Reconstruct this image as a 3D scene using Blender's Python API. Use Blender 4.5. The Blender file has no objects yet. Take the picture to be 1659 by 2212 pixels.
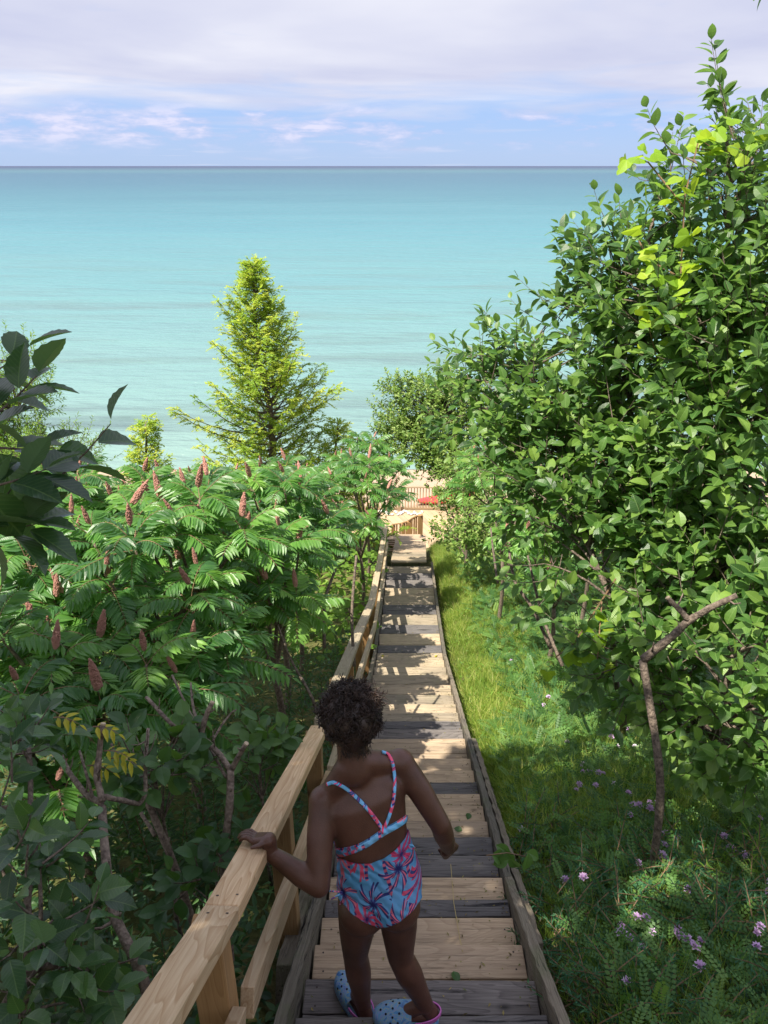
import bpy, bmesh, math, random
import numpy as np
from mathutils import Vector, Matrix
from mathutils.bvhtree import BVHTree

random.seed(7)
rng = np.random.default_rng(7)
SC = bpy.context.scene
COL = SC.collection

# ------------------------------------------------------------------ camera, sky, sun, exposure
ZC = 14.0                                   # eye height above the lake
PITCH = math.radians(25.1)
cam_d = bpy.data.cameras.new('camera')
cam_d.sensor_fit = 'VERTICAL'; cam_d.sensor_height = 36.0; cam_d.lens = 25.98
cam_d.clip_start = 0.05; cam_d.clip_end = 90000
cam = bpy.data.objects.new('camera', cam_d); COL.objects.link(cam)
cam.location = (0, 0, ZC); cam.rotation_euler = (math.radians(90) - PITCH, 0, 0)
SC.camera = cam

SUN_TO = Vector((-0.38, -0.24, 0.89)).normalized()     # towards the sun
sun_d = bpy.data.lights.new('sun', 'SUN'); sun_d.energy = 5.0; sun_d.angle = math.radians(0.5)
sun_d.color = (1.0, 0.93, 0.80)
sun = bpy.data.objects.new('sun', sun_d); COL.objects.link(sun)
sun.rotation_euler = (-SUN_TO).to_track_quat('-Z', 'Y').to_euler()

SC.view_settings.view_transform = 'Standard'; SC.view_settings.look = 'None'
SC.view_settings.gamma = 1.0; SC.view_settings.exposure = 1.0
SC.render.engine = 'CYCLES'
SC.cycles.max_bounces = 7; SC.cycles.diffuse_bounces = 3; SC.cycles.glossy_bounces = 2
SC.cycles.transmission_bounces = 4; SC.cycles.transparent_max_bounces = 4
SC.cycles.use_denoising = True

def N(nt, kind, **kw):
    n = nt.nodes.new(kind)
    for k, v in kw.items():
        setattr(n, k, v)
    return n
def setin(n, **kw):
    for k, v in kw.items():
        n.inputs[k.replace('_', ' ')].default_value = v
def ramp(nt, stops, interp='LINEAR'):
    r = N(nt, 'ShaderNodeValToRGB'); cr = r.color_ramp; cr.interpolation = interp
    while len(cr.elements) < len(stops): cr.elements.new(0.5)
    for e, (p, c) in zip(cr.elements, stops):
        e.position = p; e.color = (*c, 1) if len(c) == 3 else c
    return r
def mixc(nt, a, b, fac, blend='MIX'):
    m = N(nt, 'ShaderNodeMix', data_type='RGBA', blend_type=blend)
    L = nt.links
    for sock, v in ((m.inputs[0], fac), (m.inputs[6], a), (m.inputs[7], b)):
        if hasattr(v, 'links'): L.new(v, sock)
        elif isinstance(v, (tuple, list)): sock.default_value = (*v, 1)
        else: sock.default_value = v
    return m.outputs[2]
def math_(nt, op, a, b=None, c=None, clamp=False):
    m = N(nt, 'ShaderNodeMath', operation=op, use_clamp=clamp)
    for i, v in enumerate((a, b, c)):
        if v is None: continue
        if hasattr(v, 'links'): nt.links.new(v, m.inputs[i])
        else: m.inputs[i].default_value = v
    return m.outputs[0]

world = bpy.data.worlds.new('World'); SC.world = world; world.use_nodes = True
nt = world.node_tree; nt.nodes.clear(); L = nt.links
out = N(nt, 'ShaderNodeOutputWorld'); bg = N(nt, 'ShaderNodeBackground')
sky = N(nt, 'ShaderNodeTexSky', sky_type='NISHITA'); sky.sun_disc = False
sky.sun_elevation = math.asin(SUN_TO.z); sky.sun_rotation = math.atan2(SUN_TO.x, SUN_TO.y)
sky.altitude = 200; sky.air_density = 1.0; sky.dust_density = 0.6; sky.ozone_density = 2.5
tc = N(nt, 'ShaderNodeTexCoord'); sep = N(nt, 'ShaderNodeSeparateXYZ'); L.new(tc.outputs['Generated'], sep.inputs[0])
zc = math_(nt, 'MAXIMUM', sep.outputs[2], 0.0)
# a cloud deck high overhead, seen in perspective: coordinates on a plane above the lake
den = math_(nt, 'ADD', zc, 0.035)
cx = math_(nt, 'DIVIDE', sep.outputs[0], den); cy = math_(nt, 'DIVIDE', sep.outputs[1], den)
comb = N(nt, 'ShaderNodeCombineXYZ'); L.new(cx, comb.inputs[0]); L.new(cy, comb.inputs[1])
n1 = N(nt, 'ShaderNodeTexNoise'); setin(n1, Scale=0.42, Detail=7.0, Roughness=0.55, Distortion=0.5)
L.new(comb.outputs[0], n1.inputs['Vector'])
# cover grows with height: overcast sheet above about five degrees, broken near the horizon
elev = N(nt, 'ShaderNodeMapRange'); setin(elev, From_Min=0.035, From_Max=0.105, To_Min=-0.21, To_Max=0.33)
L.new(sep.outputs[2], elev.inputs['Value'])
cov = math_(nt, 'ADD', n1.outputs['Fac'], elev.outputs[0])
sheet = ramp(nt, [(0.36, (0, 0, 0)), (0.74, (1, 1, 1))]); L.new(cov, sheet.inputs[0])
# small cumulus along the horizon, puffs on a stretched direction grid
mp = N(nt, 'ShaderNodeMapping'); mp.inputs['Scale'].default_value = (15, 15, 62); L.new(tc.outputs['Generated'], mp.inputs[0])
mp.inputs['Location'].default_value = (3.3, 0.4, 1.2)
n2 = N(nt, 'ShaderNodeTexNoise'); setin(n2, Scale=1.0, Detail=6.0, Roughness=0.58, Distortion=0.15); L.new(mp.outputs[0], n2.inputs['Vector'])
band = N(nt, 'ShaderNodeMapRange', interpolation_type='SMOOTHSTEP'); setin(band, From_Min=0.008, From_Max=0.036, To_Min=0.0, To_Max=1.0)
L.new(sep.outputs[2], band.inputs['Value'])
band2 = N(nt, 'ShaderNodeMapRange', interpolation_type='SMOOTHSTEP'); setin(band2, From_Min=0.048, From_Max=0.075, To_Min=1.0, To_Max=0.0)
L.new(sep.outputs[2], band2.inputs['Value'])
leftw = N(nt, 'ShaderNodeMapRange'); setin(leftw, From_Min=-0.5, From_Max=0.45, To_Min=0.07, To_Max=-0.07); L.new(sep.outputs[0], leftw.inputs['Value'])
c2 = math_(nt, 'ADD', n2.outputs['Fac'], leftw.outputs[0])
cum = ramp(nt, [(0.46, (0, 0, 0)), (0.64, (1, 1, 1))]); L.new(c2, cum.inputs[0])
cumf = math_(nt, 'MULTIPLY', math_(nt, 'MULTIPLY', cum.outputs[0], band.outputs[0]), band2.outputs[0])
skyc = mixc(nt, sky.outputs[0], (0.86, 0.94, 1.30), 1.0, 'MULTIPLY')
# clear air low over the water is a saturated pale blue
blue = ramp(nt, [(0.0, (4.4, 5.8, 8.5)), (0.045, (3.8, 5.5, 8.8)), (0.12, (3.5, 5.3, 8.9)), (0.5, (1.7, 2.9, 6.2))]); L.new(zc, blue.inputs[0])
skyc = mixc(nt, skyc, blue.outputs[0], 0.8)
n3 = N(nt, 'ShaderNodeTexNoise'); setin(n3, Scale=0.30, Detail=5.0, Roughness=0.5, Distortion=0.3); L.new(comb.outputs[0], n3.inputs['Vector'])
shc = ramp(nt, [(0.34, (5.2, 5.5, 7.4)), (0.50, (6.4, 6.6, 8.0)), (0.64, (7.7, 7.8, 8.7))]); L.new(n3.outputs['Fac'], shc.inputs[0])
cloudc = mixc(nt, skyc, shc.outputs[0], sheet.outputs[0])
cumcol = ramp(nt, [(0.5, (5.6, 5.7, 8.0)), (0.66, (7.7, 7.4, 9.0))]); L.new(c2, cumcol.inputs[0])
cumf2 = math_(nt, 'MULTIPLY', cumf, 0.8)
allc = mixc(nt, cloudc, cumcol.outputs[0], cumf2)
hi = N(nt, 'ShaderNodeMapRange'); setin(hi, From_Min=0.2, From_Max=0.6, To_Min=1.0, To_Max=1.25); L.new(sep.outputs[2], hi.inputs['Value'])
allc = mixc(nt, (0, 0, 0), allc, 1.0)
vm = N(nt, 'ShaderNodeVectorMath', operation='SCALE'); L.new(allc, vm.inputs[0]); L.new(hi.outputs[0], vm.inputs['Scale'])
L.new(vm.outputs[0], bg.inputs[0]); bg.inputs[1].default_value = 0.057
L.new(bg.outputs[0], out.inputs[0])

# ------------------------------------------------------------------ helpers
CT, ST = math.cos(PITCH), math.sin(PITCH)
F = 1596.5
def P(x, y, d):
    """world point seen d metres deep at a place in the 1659 x 2212 picture"""
    v = d * (y - 1106) / F
    return Vector((d * (x - 829.5) / F, d * CT - v * ST, ZC - (d * ST + v * CT)))
def proj(p):
    dn = ZC - p[2]; d = p[1] * CT + dn * ST; v = dn * CT - p[1] * ST
    return 829.5 + F * p[0] / d, 1106 + F * v / d, d

PX = [-6, 0, 1.57, 2.32, 8.23, 10.74, 13.4, 16.6]
PD = [-2.2, 1.68, 2.70, 3.18, 6.0, 6.77, 7.44, 8.45]
def prof(f): return float(np.interp(f, PX, PD))
XL = lambda f: -0.369 + 0.0325 * f
XR = lambda f: 0.529 + 0.0325 * f
XC = lambda f: 0.08 + 0.0325 * f
GX = [-40, -6, 0, 1.57, 2.32, 8.23, 10.74, 13.4, 16.6, 19, 24, 27.5, 29.5, 33, 36, 46, 90]
GD = [-8, -2.0, 1.68, 2.70, 3.18, 6.0, 6.77, 7.44, 8.6, 9.9, 12.62, 12.9, 13.25, 13.75, 14.0, 14.5, 17.0]
def gz(x, f):
    """ground height"""
    d = np.interp(f, GX, GD)
    e = x - (0.08 + 0.0325 * np.minimum(f, 20))
    a = np.abs(e)
    k = np.clip((32 - f) / 12, 0, 1)
    side = np.where(e > 0, 0.10 * np.clip(e - .5, 0, 30), -0.13 * np.clip(a - .5, 0, 8) + 0.02 * np.clip(a - 9, 0, 60))
    near = -0.30 * np.exp(-(a / 0.62) ** 4)
    lump = 0.06 * np.sin(1.7 * x + 0.6 * f) * np.sin(1.3 * f + x) + 0.03 * np.sin(4.1 * x + 1) * np.sin(3.7 * f)
    lump = lump * np.clip((a - .7) * 2, 0, 1)
    return ZC - d - 0.10 + (side + near * 1.0 + lump) * k

def tagit(o, label=None, cat=None, group=None, kind=None):
    if label: o['label'] = label
    if cat: o['category'] = cat
    if group: o['group'] = group
    if kind: o['kind'] = kind
    return o
def empty(name, loc, label, cat, group=None):
    o = bpy.data.objects.new(name, None); COL.objects.link(o); o.location = loc
    o.empty_display_size = 0.1
    return tagit(o, label, cat, group)

class MB:
    """collects geometry and links it as ONE mesh object"""
    def __init__(s):
        s.v = []; s.ix = []; s.ln = []; s.t = []; s.uv = []; s.n = 0; s.m = []
    def add(s, V, Fs, tint=None, uv=None, mat=0):
        V = np.asarray(V, float).reshape(-1, 3)
        s.v.append(V); ln = np.array([len(f) for f in Fs], int)
        s.ix.append(np.concatenate([np.asarray(f, int) for f in Fs]) + s.n); s.ln.append(ln)
        nf = len(Fs)
        s.t.append(np.full(nf, 0.5) if tint is None else np.broadcast_to(np.asarray(tint, float), (nf,)))
        s.m.append(np.full(nf, mat)); s.uv.append(np.full((int(ln.sum()), 2), 0.3) if uv is None else np.asarray(uv, float))
        s.n += len(V)
    def inst(s, T, Fs, O, R, S, tint=None, mat=0):
        """template T instanced: O (m,3), R (m,3,3) columns side/dir/normal, S (m,) or (m,3)"""
        O = np.asarray(O, float); m = len(O)
        if m == 0: return
        S = np.asarray(S, float)
        if S.ndim == 1: S = np.repeat(S[:, None], 3, 1)
        V = np.einsum('mij,mkj->mki', R, T[None] * S[:, None, :]) + O[:, None, :]
        fl = np.concatenate([np.asarray(f, int) for f in Fs]); ln = np.array([len(f) for f in Fs], int)
        s.ix.append((fl[None] + (s.n + np.arange(m) * len(T))[:, None]).ravel()); s.ln.append(np.tile(ln, m))
        s.v.append(V.reshape(-1, 3)); s.n += m * len(T)
        if tint is None: tint = rng.random(m)
        s.t.append(np.repeat(tint, len(Fs))); s.m.append(np.full(m * len(Fs), mat))
        s.uv.append(np.tile(T[fl][:, :2], (m, 1)))
    def build(s, name, mats, parent=None, smooth=False, loc=None):
        me = bpy.data.meshes.new(name)
        if s.n:
            V = np.concatenate(s.v)
            if loc is not None: V = V - np.asarray(loc)[None]
            elif parent is not None: V = V - np.asarray(parent_loc(parent))[None]
            ln = np.concatenate(s.ln); idx = np.concatenate(s.ix)
            me.vertices.add(len(V)); me.vertices.foreach_set('co', V.ravel())
            me.loops.add(len(idx)); me.loops.foreach_set('vertex_index', idx.astype(np.int32))
            me.polygons.add(len(ln)); me.polygons.foreach_set('loop_start', np.concatenate([[0], np.cumsum(ln)[:-1]]).astype(np.int32))
            me.polygons.foreach_set('loop_total', ln.astype(np.int32))
            me.polygons.foreach_set('material_index', np.concatenate(s.m).astype(np.int32))
            me.polygons.foreach_set('use_smooth', np.full(len(ln), smooth))
            me.update(calc_edges=True)
            a = me.attributes.new('tint', 'FLOAT', 'FACE'); a.data.foreach_set('value', np.concatenate(s.t).astype(np.float32))
            uvl = me.uv_layers.new(name='UVMap'); uvl.data.foreach_set('uv', np.concatenate(s.uv).astype(np.float32).ravel())
            me.validate()
        for m in (mats if isinstance(mats, (list, tuple)) else [mats]): me.materials.append(m)
        o = bpy.data.objects.new(name, me); COL.objects.link(o)
        if loc is not None: o.location = loc
        if parent is not None: o.parent = parent
        return o
def parent_loc(p):
    l = Vector((0, 0, 0))
    while p is not None:
        l += p.location; p = p.parent
    return l

def tube(mb, pts, rad, n=6, tint=0.5, cap=True, mat=0, wob=0.0):
    pts = [Vector(p) for p in pts]; k = len(pts)
    rad = [rad] * k if isinstance(rad, (int, float)) else list(rad)
    t = [(pts[min(i + 1, k - 1)] - pts[max(i - 1, 0)]).normalized() for i in range(k)]
    u = t[0].orthogonal().normalized(); V = []; ang = [2 * math.pi * j / n for j in range(n)]
    for i in range(k):
        u = (u - t[i] * u.dot(t[i])).normalized(); w = t[i].cross(u)
        for a in ang:
            r = rad[i] * (1 + (random.uniform(-wob, wob) if wob else 0))
            V.append(pts[i] + (u * math.cos(a) + w * math.sin(a)) * r)
    Fs = []
    for i in range(k - 1):
        for j in range(n):
            a, b = i * n + j, i * n + (j + 1) % n
            Fs.append((a, b, b + n, a + n))
    if cap:
        Fs.append(tuple(range(n))[::-1]); Fs.append(tuple(range((k - 1) * n, k * n)))
    mb.add([tuple(v) for v in V], Fs, tint, mat=mat)

def bez(p0, p1, p2, n=6):
    p0, p1, p2 = Vector(p0), Vector(p1), Vector(p2)
    return [p0 * (1 - t) ** 2 + p1 * 2 * t * (1 - t) + p2 * t * t for t in np.linspace(0, 1, n)]

def box_bm(size, bevel=0.0):
    bm = bmesh.new(); bmesh.ops.create_cube(bm, size=1)
    for v in bm.verts: v.co = Vector((v.co.x * size[0], v.co.y * size[1], v.co.z * size[2]))
    if bevel: bmesh.ops.bevel(bm, geom=list(bm.edges), offset=bevel, segments=1, affect='EDGES')
    return bm
def obj_bm(name, bm, mat, parent=None, matrix=None):
    me = bpy.data.meshes.new(name); bm.to_mesh(me); bm.free()
    for m in (mat if isinstance(mat, (list, tuple)) else [mat]): me.materials.append(m)
    o = bpy.data.objects.new(name, me); COL.objects.link(o)
    if parent is not None:
        o.parent = parent
        if matrix is not None: o.matrix_local = Matrix.Translation(-parent_loc(parent)) @ matrix
    elif matrix is not None: o.matrix_world = matrix
    return o
def beam(name, a, b, w, h, mat, parent=None, bevel=0.003, up=(0, 0, 1), jit=0.0, nails=None):
    """board from a to b; w is horizontal width, h the height; its length runs along local X"""
    a, b = Vector(a), Vector(b); d = b - a; x = d.normalized()
    y = Vector(up).cross(x).normalized(); z = x.cross(y)
    M = Matrix((x, y, z)).transposed().to_4x4(); M.translation = (a + b) / 2
    bm = box_bm((d.length, w, h), bevel)
    if jit:                                           # worn, slightly warped plank: several cuts along its length
        bmesh.ops.bisect_plane
        n = max(3, int(d.length / 0.06))
        for i in range(1, n):
            g = list(bm.verts) + list(bm.edges) + list(bm.faces)
            bmesh.ops.bisect_plane(bm, geom=g, plane_co=(d.length * (i / n - .5), 0, 0), plane_no=(1, 0, 0))
        for v in bm.verts:
            s1 = math.sin(v.co.x * 31 + v.co.y * 17 + a.x * 9 + a.y * 57)
            v.co.y += jit * (s1 * .6 + random.uniform(-.7, .7)); v.co.z += jit * random.uniform(-.5, .5)
    if nails is not None:                             # nail heads just proud of the top face
        for sx in (-1, 1):
            for q in (-.27, .27):
                c_ = Vector((sx * (d.length / 2 - nails - random.uniform(0, .012)), q * w + random.uniform(-.006, .006), h / 2 + .0005))
                vs = [bm.verts.new(c_ + Vector((math.cos(t) * .0042, math.sin(t) * .0042, .0006))) for t in np.linspace(0, 2 * math.pi, 8, endpoint=False)]
                f_ = bm.faces.new(vs); f_.material_index = 1
        mat = [mat, NAIL]
    return obj_bm(name, bm, mat, parent, M)

# ------------------------------------------------------------------ materials
def newmat(name):
    m = bpy.data.materials.new(name); m.use_nodes = True; nt = m.node_tree; nt.nodes.clear()
    o = N(nt, 'ShaderNodeOutputMaterial'); b = N(nt, 'ShaderNodeBsdfPrincipled'); nt.links.new(b.outputs[0], o.inputs[0])
    return m, nt, b, o
def leafmat(name, cols, trans=(0.25, 0.5, 0.04), tf=0.35, rough=0.42, vein=0.0, pale=None, spec=0.4, noise=6.0):
    m, nt, b, o = newmat(name); L = nt.links
    at = N(nt, 'ShaderNodeAttribute', attribute_name='tint')
    k = len(cols); r = ramp(nt, [(i / max(1, k - 1), c) for i, c in enumerate(cols)]); L.new(at.outputs['Fac'], r.inputs[0])
    tcn = N(nt, 'ShaderNodeTexCoord'); nn = N(nt, 'ShaderNodeTexNoise'); setin(nn, Scale=noise, Detail=3.0); L.new(tcn.outputs['Object'], nn.inputs['Vector'])
    rr = ramp(nt, [(0.3, (0.72, 0.76, 0.72)), (0.7, (1.22, 1.18, 1.1))]); L.new(nn.outputs['Fac'], rr.inputs[0])
    c = mixc(nt, r.outputs[0], rr.outputs[0], 1.0, 'MULTIPLY')
    if vein:
        uv = N(nt, 'ShaderNodeUVMap'); sp = N(nt, 'ShaderNodeSeparateXYZ'); L.new(uv.outputs[0], sp.inputs[0])
        au = math_(nt, 'ABSOLUTE', sp.outputs[0]); mid = math_(nt, 'LESS_THAN', au, 0.016)
        w = math_(nt, 'SINE', math_(nt, 'MULTIPLY', math_(nt, 'SUBTRACT', sp.outputs[1], math_(nt, 'MULTIPLY', au, 0.9)), 62.0))
        ws = math_(nt, 'MULTIPLY', math_(nt, 'GREATER_THAN', w, 0.82), 0.45)
        f = math_(nt, 'MULTIPLY', math_(nt, 'MAXIMUM', mid, ws), vein)
        c = mixc(nt, c, (0.24, 0.36, 0.12), f)
        bp = N(nt, 'ShaderNodeBump'); setin(bp, Strength=0.30 * vein, Distance=0.002); L.new(w, bp.inputs['Height']); L.new(bp.outputs[0], b.inputs['Normal'])
    if pale is not None:
        g = N(nt, 'ShaderNodeNewGeometry')
        pl = mixc(nt, pale, rr.outputs[0], 1.0, 'MULTIPLY')
        c = mixc(nt, c, pl, g.outputs['Backfacing'])
    L.new(c, b.inputs['Base Color']); setin(b, Roughness=rough, Specular_IOR_Level=spec)
    t = N(nt, 'ShaderNodeBsdfTranslucent'); tcx = mixc(nt, c, trans, 0.55); L.new(tcx, t.inputs[0])
    mx = N(nt, 'ShaderNodeMixShader'); mx.inputs[0].default_value = tf
    L.new(b.outputs[0], mx.inputs[1]); L.new(t.outputs[0], mx.inputs[2]); L.new(mx.outputs[0], o.inputs[0])
    return m
def plainmat(name, col, rough=0.7, noise=None, col2=None, bump=0.0, bscale=40, spec=0.3, attr=False):
    m, nt, b, o = newmat(name); L = nt.links
    setin(b, Roughness=rough, Specular_IOR_Level=spec)
    tcn = N(nt, 'ShaderNodeTexCoord')
    if noise:
        nn = N(nt, 'ShaderNodeTexNoise'); setin(nn, Scale=noise, Detail=5.0, Roughness=0.6); L.new(tcn.outputs['Object'], nn.inputs['Vector'])
        r = ramp(nt, [(0.32, col), (0.68, col2 or tuple(x * .6 for x in col))]); L.new(nn.outputs['Fac'], r.inputs[0]); c = r.outputs[0]
    else:
        rgb = N(nt, 'ShaderNodeRGB'); rgb.outputs[0].default_value = (*col, 1); c = rgb.outputs[0]
    L.new(c, b.inputs['Base Color'])
    if bump:
        nb = N(nt, 'ShaderNodeTexNoise'); setin(nb, Scale=bscale, Detail=4.0); L.new(tcn.outputs['Object'], nb.inputs['Vector'])
        bp = N(nt, 'ShaderNodeBump'); setin(bp, Strength=bump, Distance=0.01); L.new(nb.outputs['Fac'], bp.inputs['Height']); L.new(bp.outputs[0], b.inputs['Normal'])
    return m
def woodmat(name, light, dark, crack=0.0, grain=1.0, knots=True, rough=0.75, moss=0.0):
    """grain runs along the board's local X; every board is cut from another place in the texture"""
    m, nt, b, o = newmat(name); L = nt.links
    tcn = N(nt, 'ShaderNodeTexCoord'); oi = N(nt, 'ShaderNodeObjectInfo')
    off = N(nt, 'ShaderNodeVectorMath', operation='SCALE'); off.inputs[0].default_value = (7.1, 3.3, 5.7); L.new(oi.outputs['Random'], off.inputs['Scale'])
    off2 = N(nt, 'ShaderNodeVectorMath', operation='SCALE'); L.new(off.outputs[0], off2.inputs[0]); off2.inputs['Scale'].default_value = 3.0
    add = N(nt, 'ShaderNodeVectorMath', operation='ADD'); L.new(tcn.outputs['Object'], add.inputs[0]); L.new(off2.outputs[0], add.inputs[1])
    def stretched(sx, s, det=5, dist=0.0, rg=.6):
        mp = N(nt, 'ShaderNodeMapping'); mp.inputs['Scale'].default_value = (sx, 1, 1); L.new(add.outputs[0], mp.inputs[0])
        n = N(nt, 'ShaderNodeTexNoise'); setin(n, Scale=s, Detail=det, Distortion=dist, Roughness=rg); L.new(mp.outputs[0], n.inputs['Vector']); return n.outputs['Fac']
    # cathedral rings: a slow noise field sliced into rings
    ring = stretched(0.10, 7.0, 2, 0.6)
    rs = math_(nt, 'FRACT', math_(nt, 'MULTIPLY', ring, 17.0))
    rr = ramp(nt, [(0.0, (0, 0, 0)), (0.75, (.55, .55, .55)), (0.93, (1, 1, 1)), (1.0, (0, 0, 0))]); L.new(rs, rr.inputs[0])
    fine = stretched(0.03, 150.0, 4); fr = ramp(nt, [(0.35, (0, 0, 0)), (0.7, (1, 1, 1))]); L.new(fine, fr.inputs[0])
    tone = stretched(0.4, 2.3, 3)
    c = mixc(nt, light, dark, math_(nt, 'MULTIPLY', rr.outputs[0], 0.55 * grain))
    c = mixc(nt, c, dark, math_(nt, 'MULTIPLY', fr.outputs[0], 0.42 * grain))
    tr = ramp(nt, [(0.3, (.74, .74, .76)), (0.7, (1.15, 1.12, 1.08))]); L.new(tone, tr.inputs[0])
    c = mixc(nt, c, tr.outputs[0], 1.0, 'MULTIPLY')
    rnd = ramp(nt, [(0.0, (.80, .82, .84)), (1.0, (1.14, 1.1, 1.05))]); L.new(oi.outputs['Random'], rnd.inputs[0])
    c = mixc(nt, c, rnd.outputs[0], 1.0, 'MULTIPLY')
    if knots:
        mp = N(nt, 'ShaderNodeMapping'); mp.inputs['Scale'].default_value = (.55, 1, .3); L.new(add.outputs[0], mp.inputs[0])
        vo = N(nt, 'ShaderNodeTexVoronoi'); setin(vo, Scale=5.5); L.new(mp.outputs[0], vo.inputs['Vector'])
        kr = ramp(nt, [(0.035, (1, 1, 1)), (0.075, (0.35, .35, .35)), (0.12, (0, 0, 0))]); L.new(vo.outputs['Distance'], kr.inputs[0])
        c = mixc(nt, c, tuple(x * .35 for x in dark), math_(nt, 'MULTIPLY', kr.outputs[0], 0.8))
    h = fr.outputs[0]
    if crack:
        cr = stretched(0.045, 46.0, 6, 0.3, .7); cc = ramp(nt, [(0.36, (1, 1, 1)), (0.43, (0, 0, 0))]); L.new(cr, cc.inputs[0])
        c = mixc(nt, c, (0.012, 0.012, 0.015), math_(nt, 'MULTIPLY', cc.outputs[0], crack))
        h = math_(nt, 'SUBTRACT', fr.outputs[0], math_(nt, 'MULTIPLY', cc.outputs[0], 3.0))
    if moss:
        mn = stretched(1.0, 6.0, 6); mr = ramp(nt, [(0.52, (0, 0, 0)), (0.66, (1, 1, 1))]); L.new(mn, mr.inputs[0])
        c = mixc(nt, c, (0.10, 0.13, 0.05), math_(nt, 'MULTIPLY', mr.outputs[0], moss))
    L.new(c, b.inputs['Base Color']); setin(b, Roughness=rough, Specular_IOR_Level=0.25)
    bp = N(nt, 'ShaderNodeBump'); setin(bp, Strength=0.5 if crack else 0.2, Distance=0.004); L.new(h, bp.inputs['Height']); L.new(bp.outputs[0], b.inputs['Normal'])
    return m
M = {}
NAIL = plainmat('rusty_nail', (.05, .035, .03), .6)
M['new_wood'] = woodmat('new_pine', (0.62, 0.475, 0.31), (0.38, 0.235, 0.12), rough=.6, grain=1.45)
M['post_wood'] = woodmat('brown_treated_post', (0.40, 0.25, 0.12), (0.22, 0.12, 0.05), rough=.65)
M['old_rail'] = woodmat('greyed_rail', (0.50, 0.42, 0.30), (0.30, 0.23, 0.15), crack=.35)
M['ply'] = woodmat('worn_tan_board', (0.47, 0.37, 0.265), (0.27, 0.195, 0.13), grain=.9, rough=.9, crack=.25)
M['mid'] = woodmat('weathered_tan_board', (0.43, 0.36, 0.26), (0.18, 0.14, 0.10), crack=.5, rough=.9, moss=.15)
M['dark'] = woodmat('dark_weathered_board', (0.20, 0.185, 0.18), (0.075, 0.068, 0.068), crack=.9, rough=.95, grain=1.2)
M['string'] = woodmat('grey_stringer', (0.21, 0.185, 0.15), (0.08, 0.065, 0.05), crack=.8, rough=.95, moss=.3)
M['deck'] = woodmat('orange_deck_board', (0.46, 0.34, 0.22), (0.36, 0.24, 0.14), grain=.5, knots=False)

# sand-and-soil ground
def ground_material():
    m, nt, b, o = newmat('soil_and_sand'); L = nt.links
    geo = N(nt, 'ShaderNodeNewGeometry'); sp = N(nt, 'ShaderNodeSeparateXYZ'); L.new(geo.outputs['Position'], sp.inputs[0])
    nn = N(nt, 'ShaderNodeTexNoise'); setin(nn, Scale=1.3, Detail=8.0, Roughness=.65); L.new(geo.outputs['Position'], nn.inputs['Vector'])
    n2 = N(nt, 'ShaderNodeTexNoise'); setin(n2, Scale=24.0, Detail=5.0, Roughness=.7); L.new(geo.outputs['Position'], n2.inputs['Vector'])
    soil = ramp(nt, [(0.3, (0.035, 0.045, 0.016)), (0.5, (0.09, 0.10, 0.035)), (0.64, (0.17, 0.15, 0.07)), (0.75, (0.26, 0.21, 0.12))]); L.new(nn.outputs['Fac'], soil.inputs[0])
    sr = ramp(nt, [(0.3, (.5, .5, .5)), (0.7, (1.35, 1.3, 1.2))]); L.new(n2.outputs['Fac'], sr.inputs[0])
    c1 = mixc(nt, soil.outputs[0], sr.outputs[0], 1.0, 'MULTIPLY')
    sand = ramp(nt, [(0.3, (0.34, 0.25, 0.18)), (0.7, (0.42, 0.32, 0.235))]); L.new(n2.outputs['Fac'], sand.inputs[0])
    f = N(nt, 'ShaderNodeMapRange'); setin(f, From_Min=28.6, From_Max=29.8); L.new(math_(nt, 'ADD', sp.outputs[1], nn.outputs['Fac']), f.inputs['Value'])
    c = mixc(nt, c1, sand.outputs[0], f.outputs[0])
    L.new(c, b.inputs['Base Color']); setin(b, Roughness=.95, Specular_IOR_Level=.1)
    bp = N(nt, 'ShaderNodeBump'); setin(bp, Strength=.8, Distance=.03); L.new(n2.outputs['Fac'], bp.inputs['Height']); L.new(bp.outputs[0], b.inputs['Normal'])
    return m
M['ground'] = ground_material()

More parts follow.
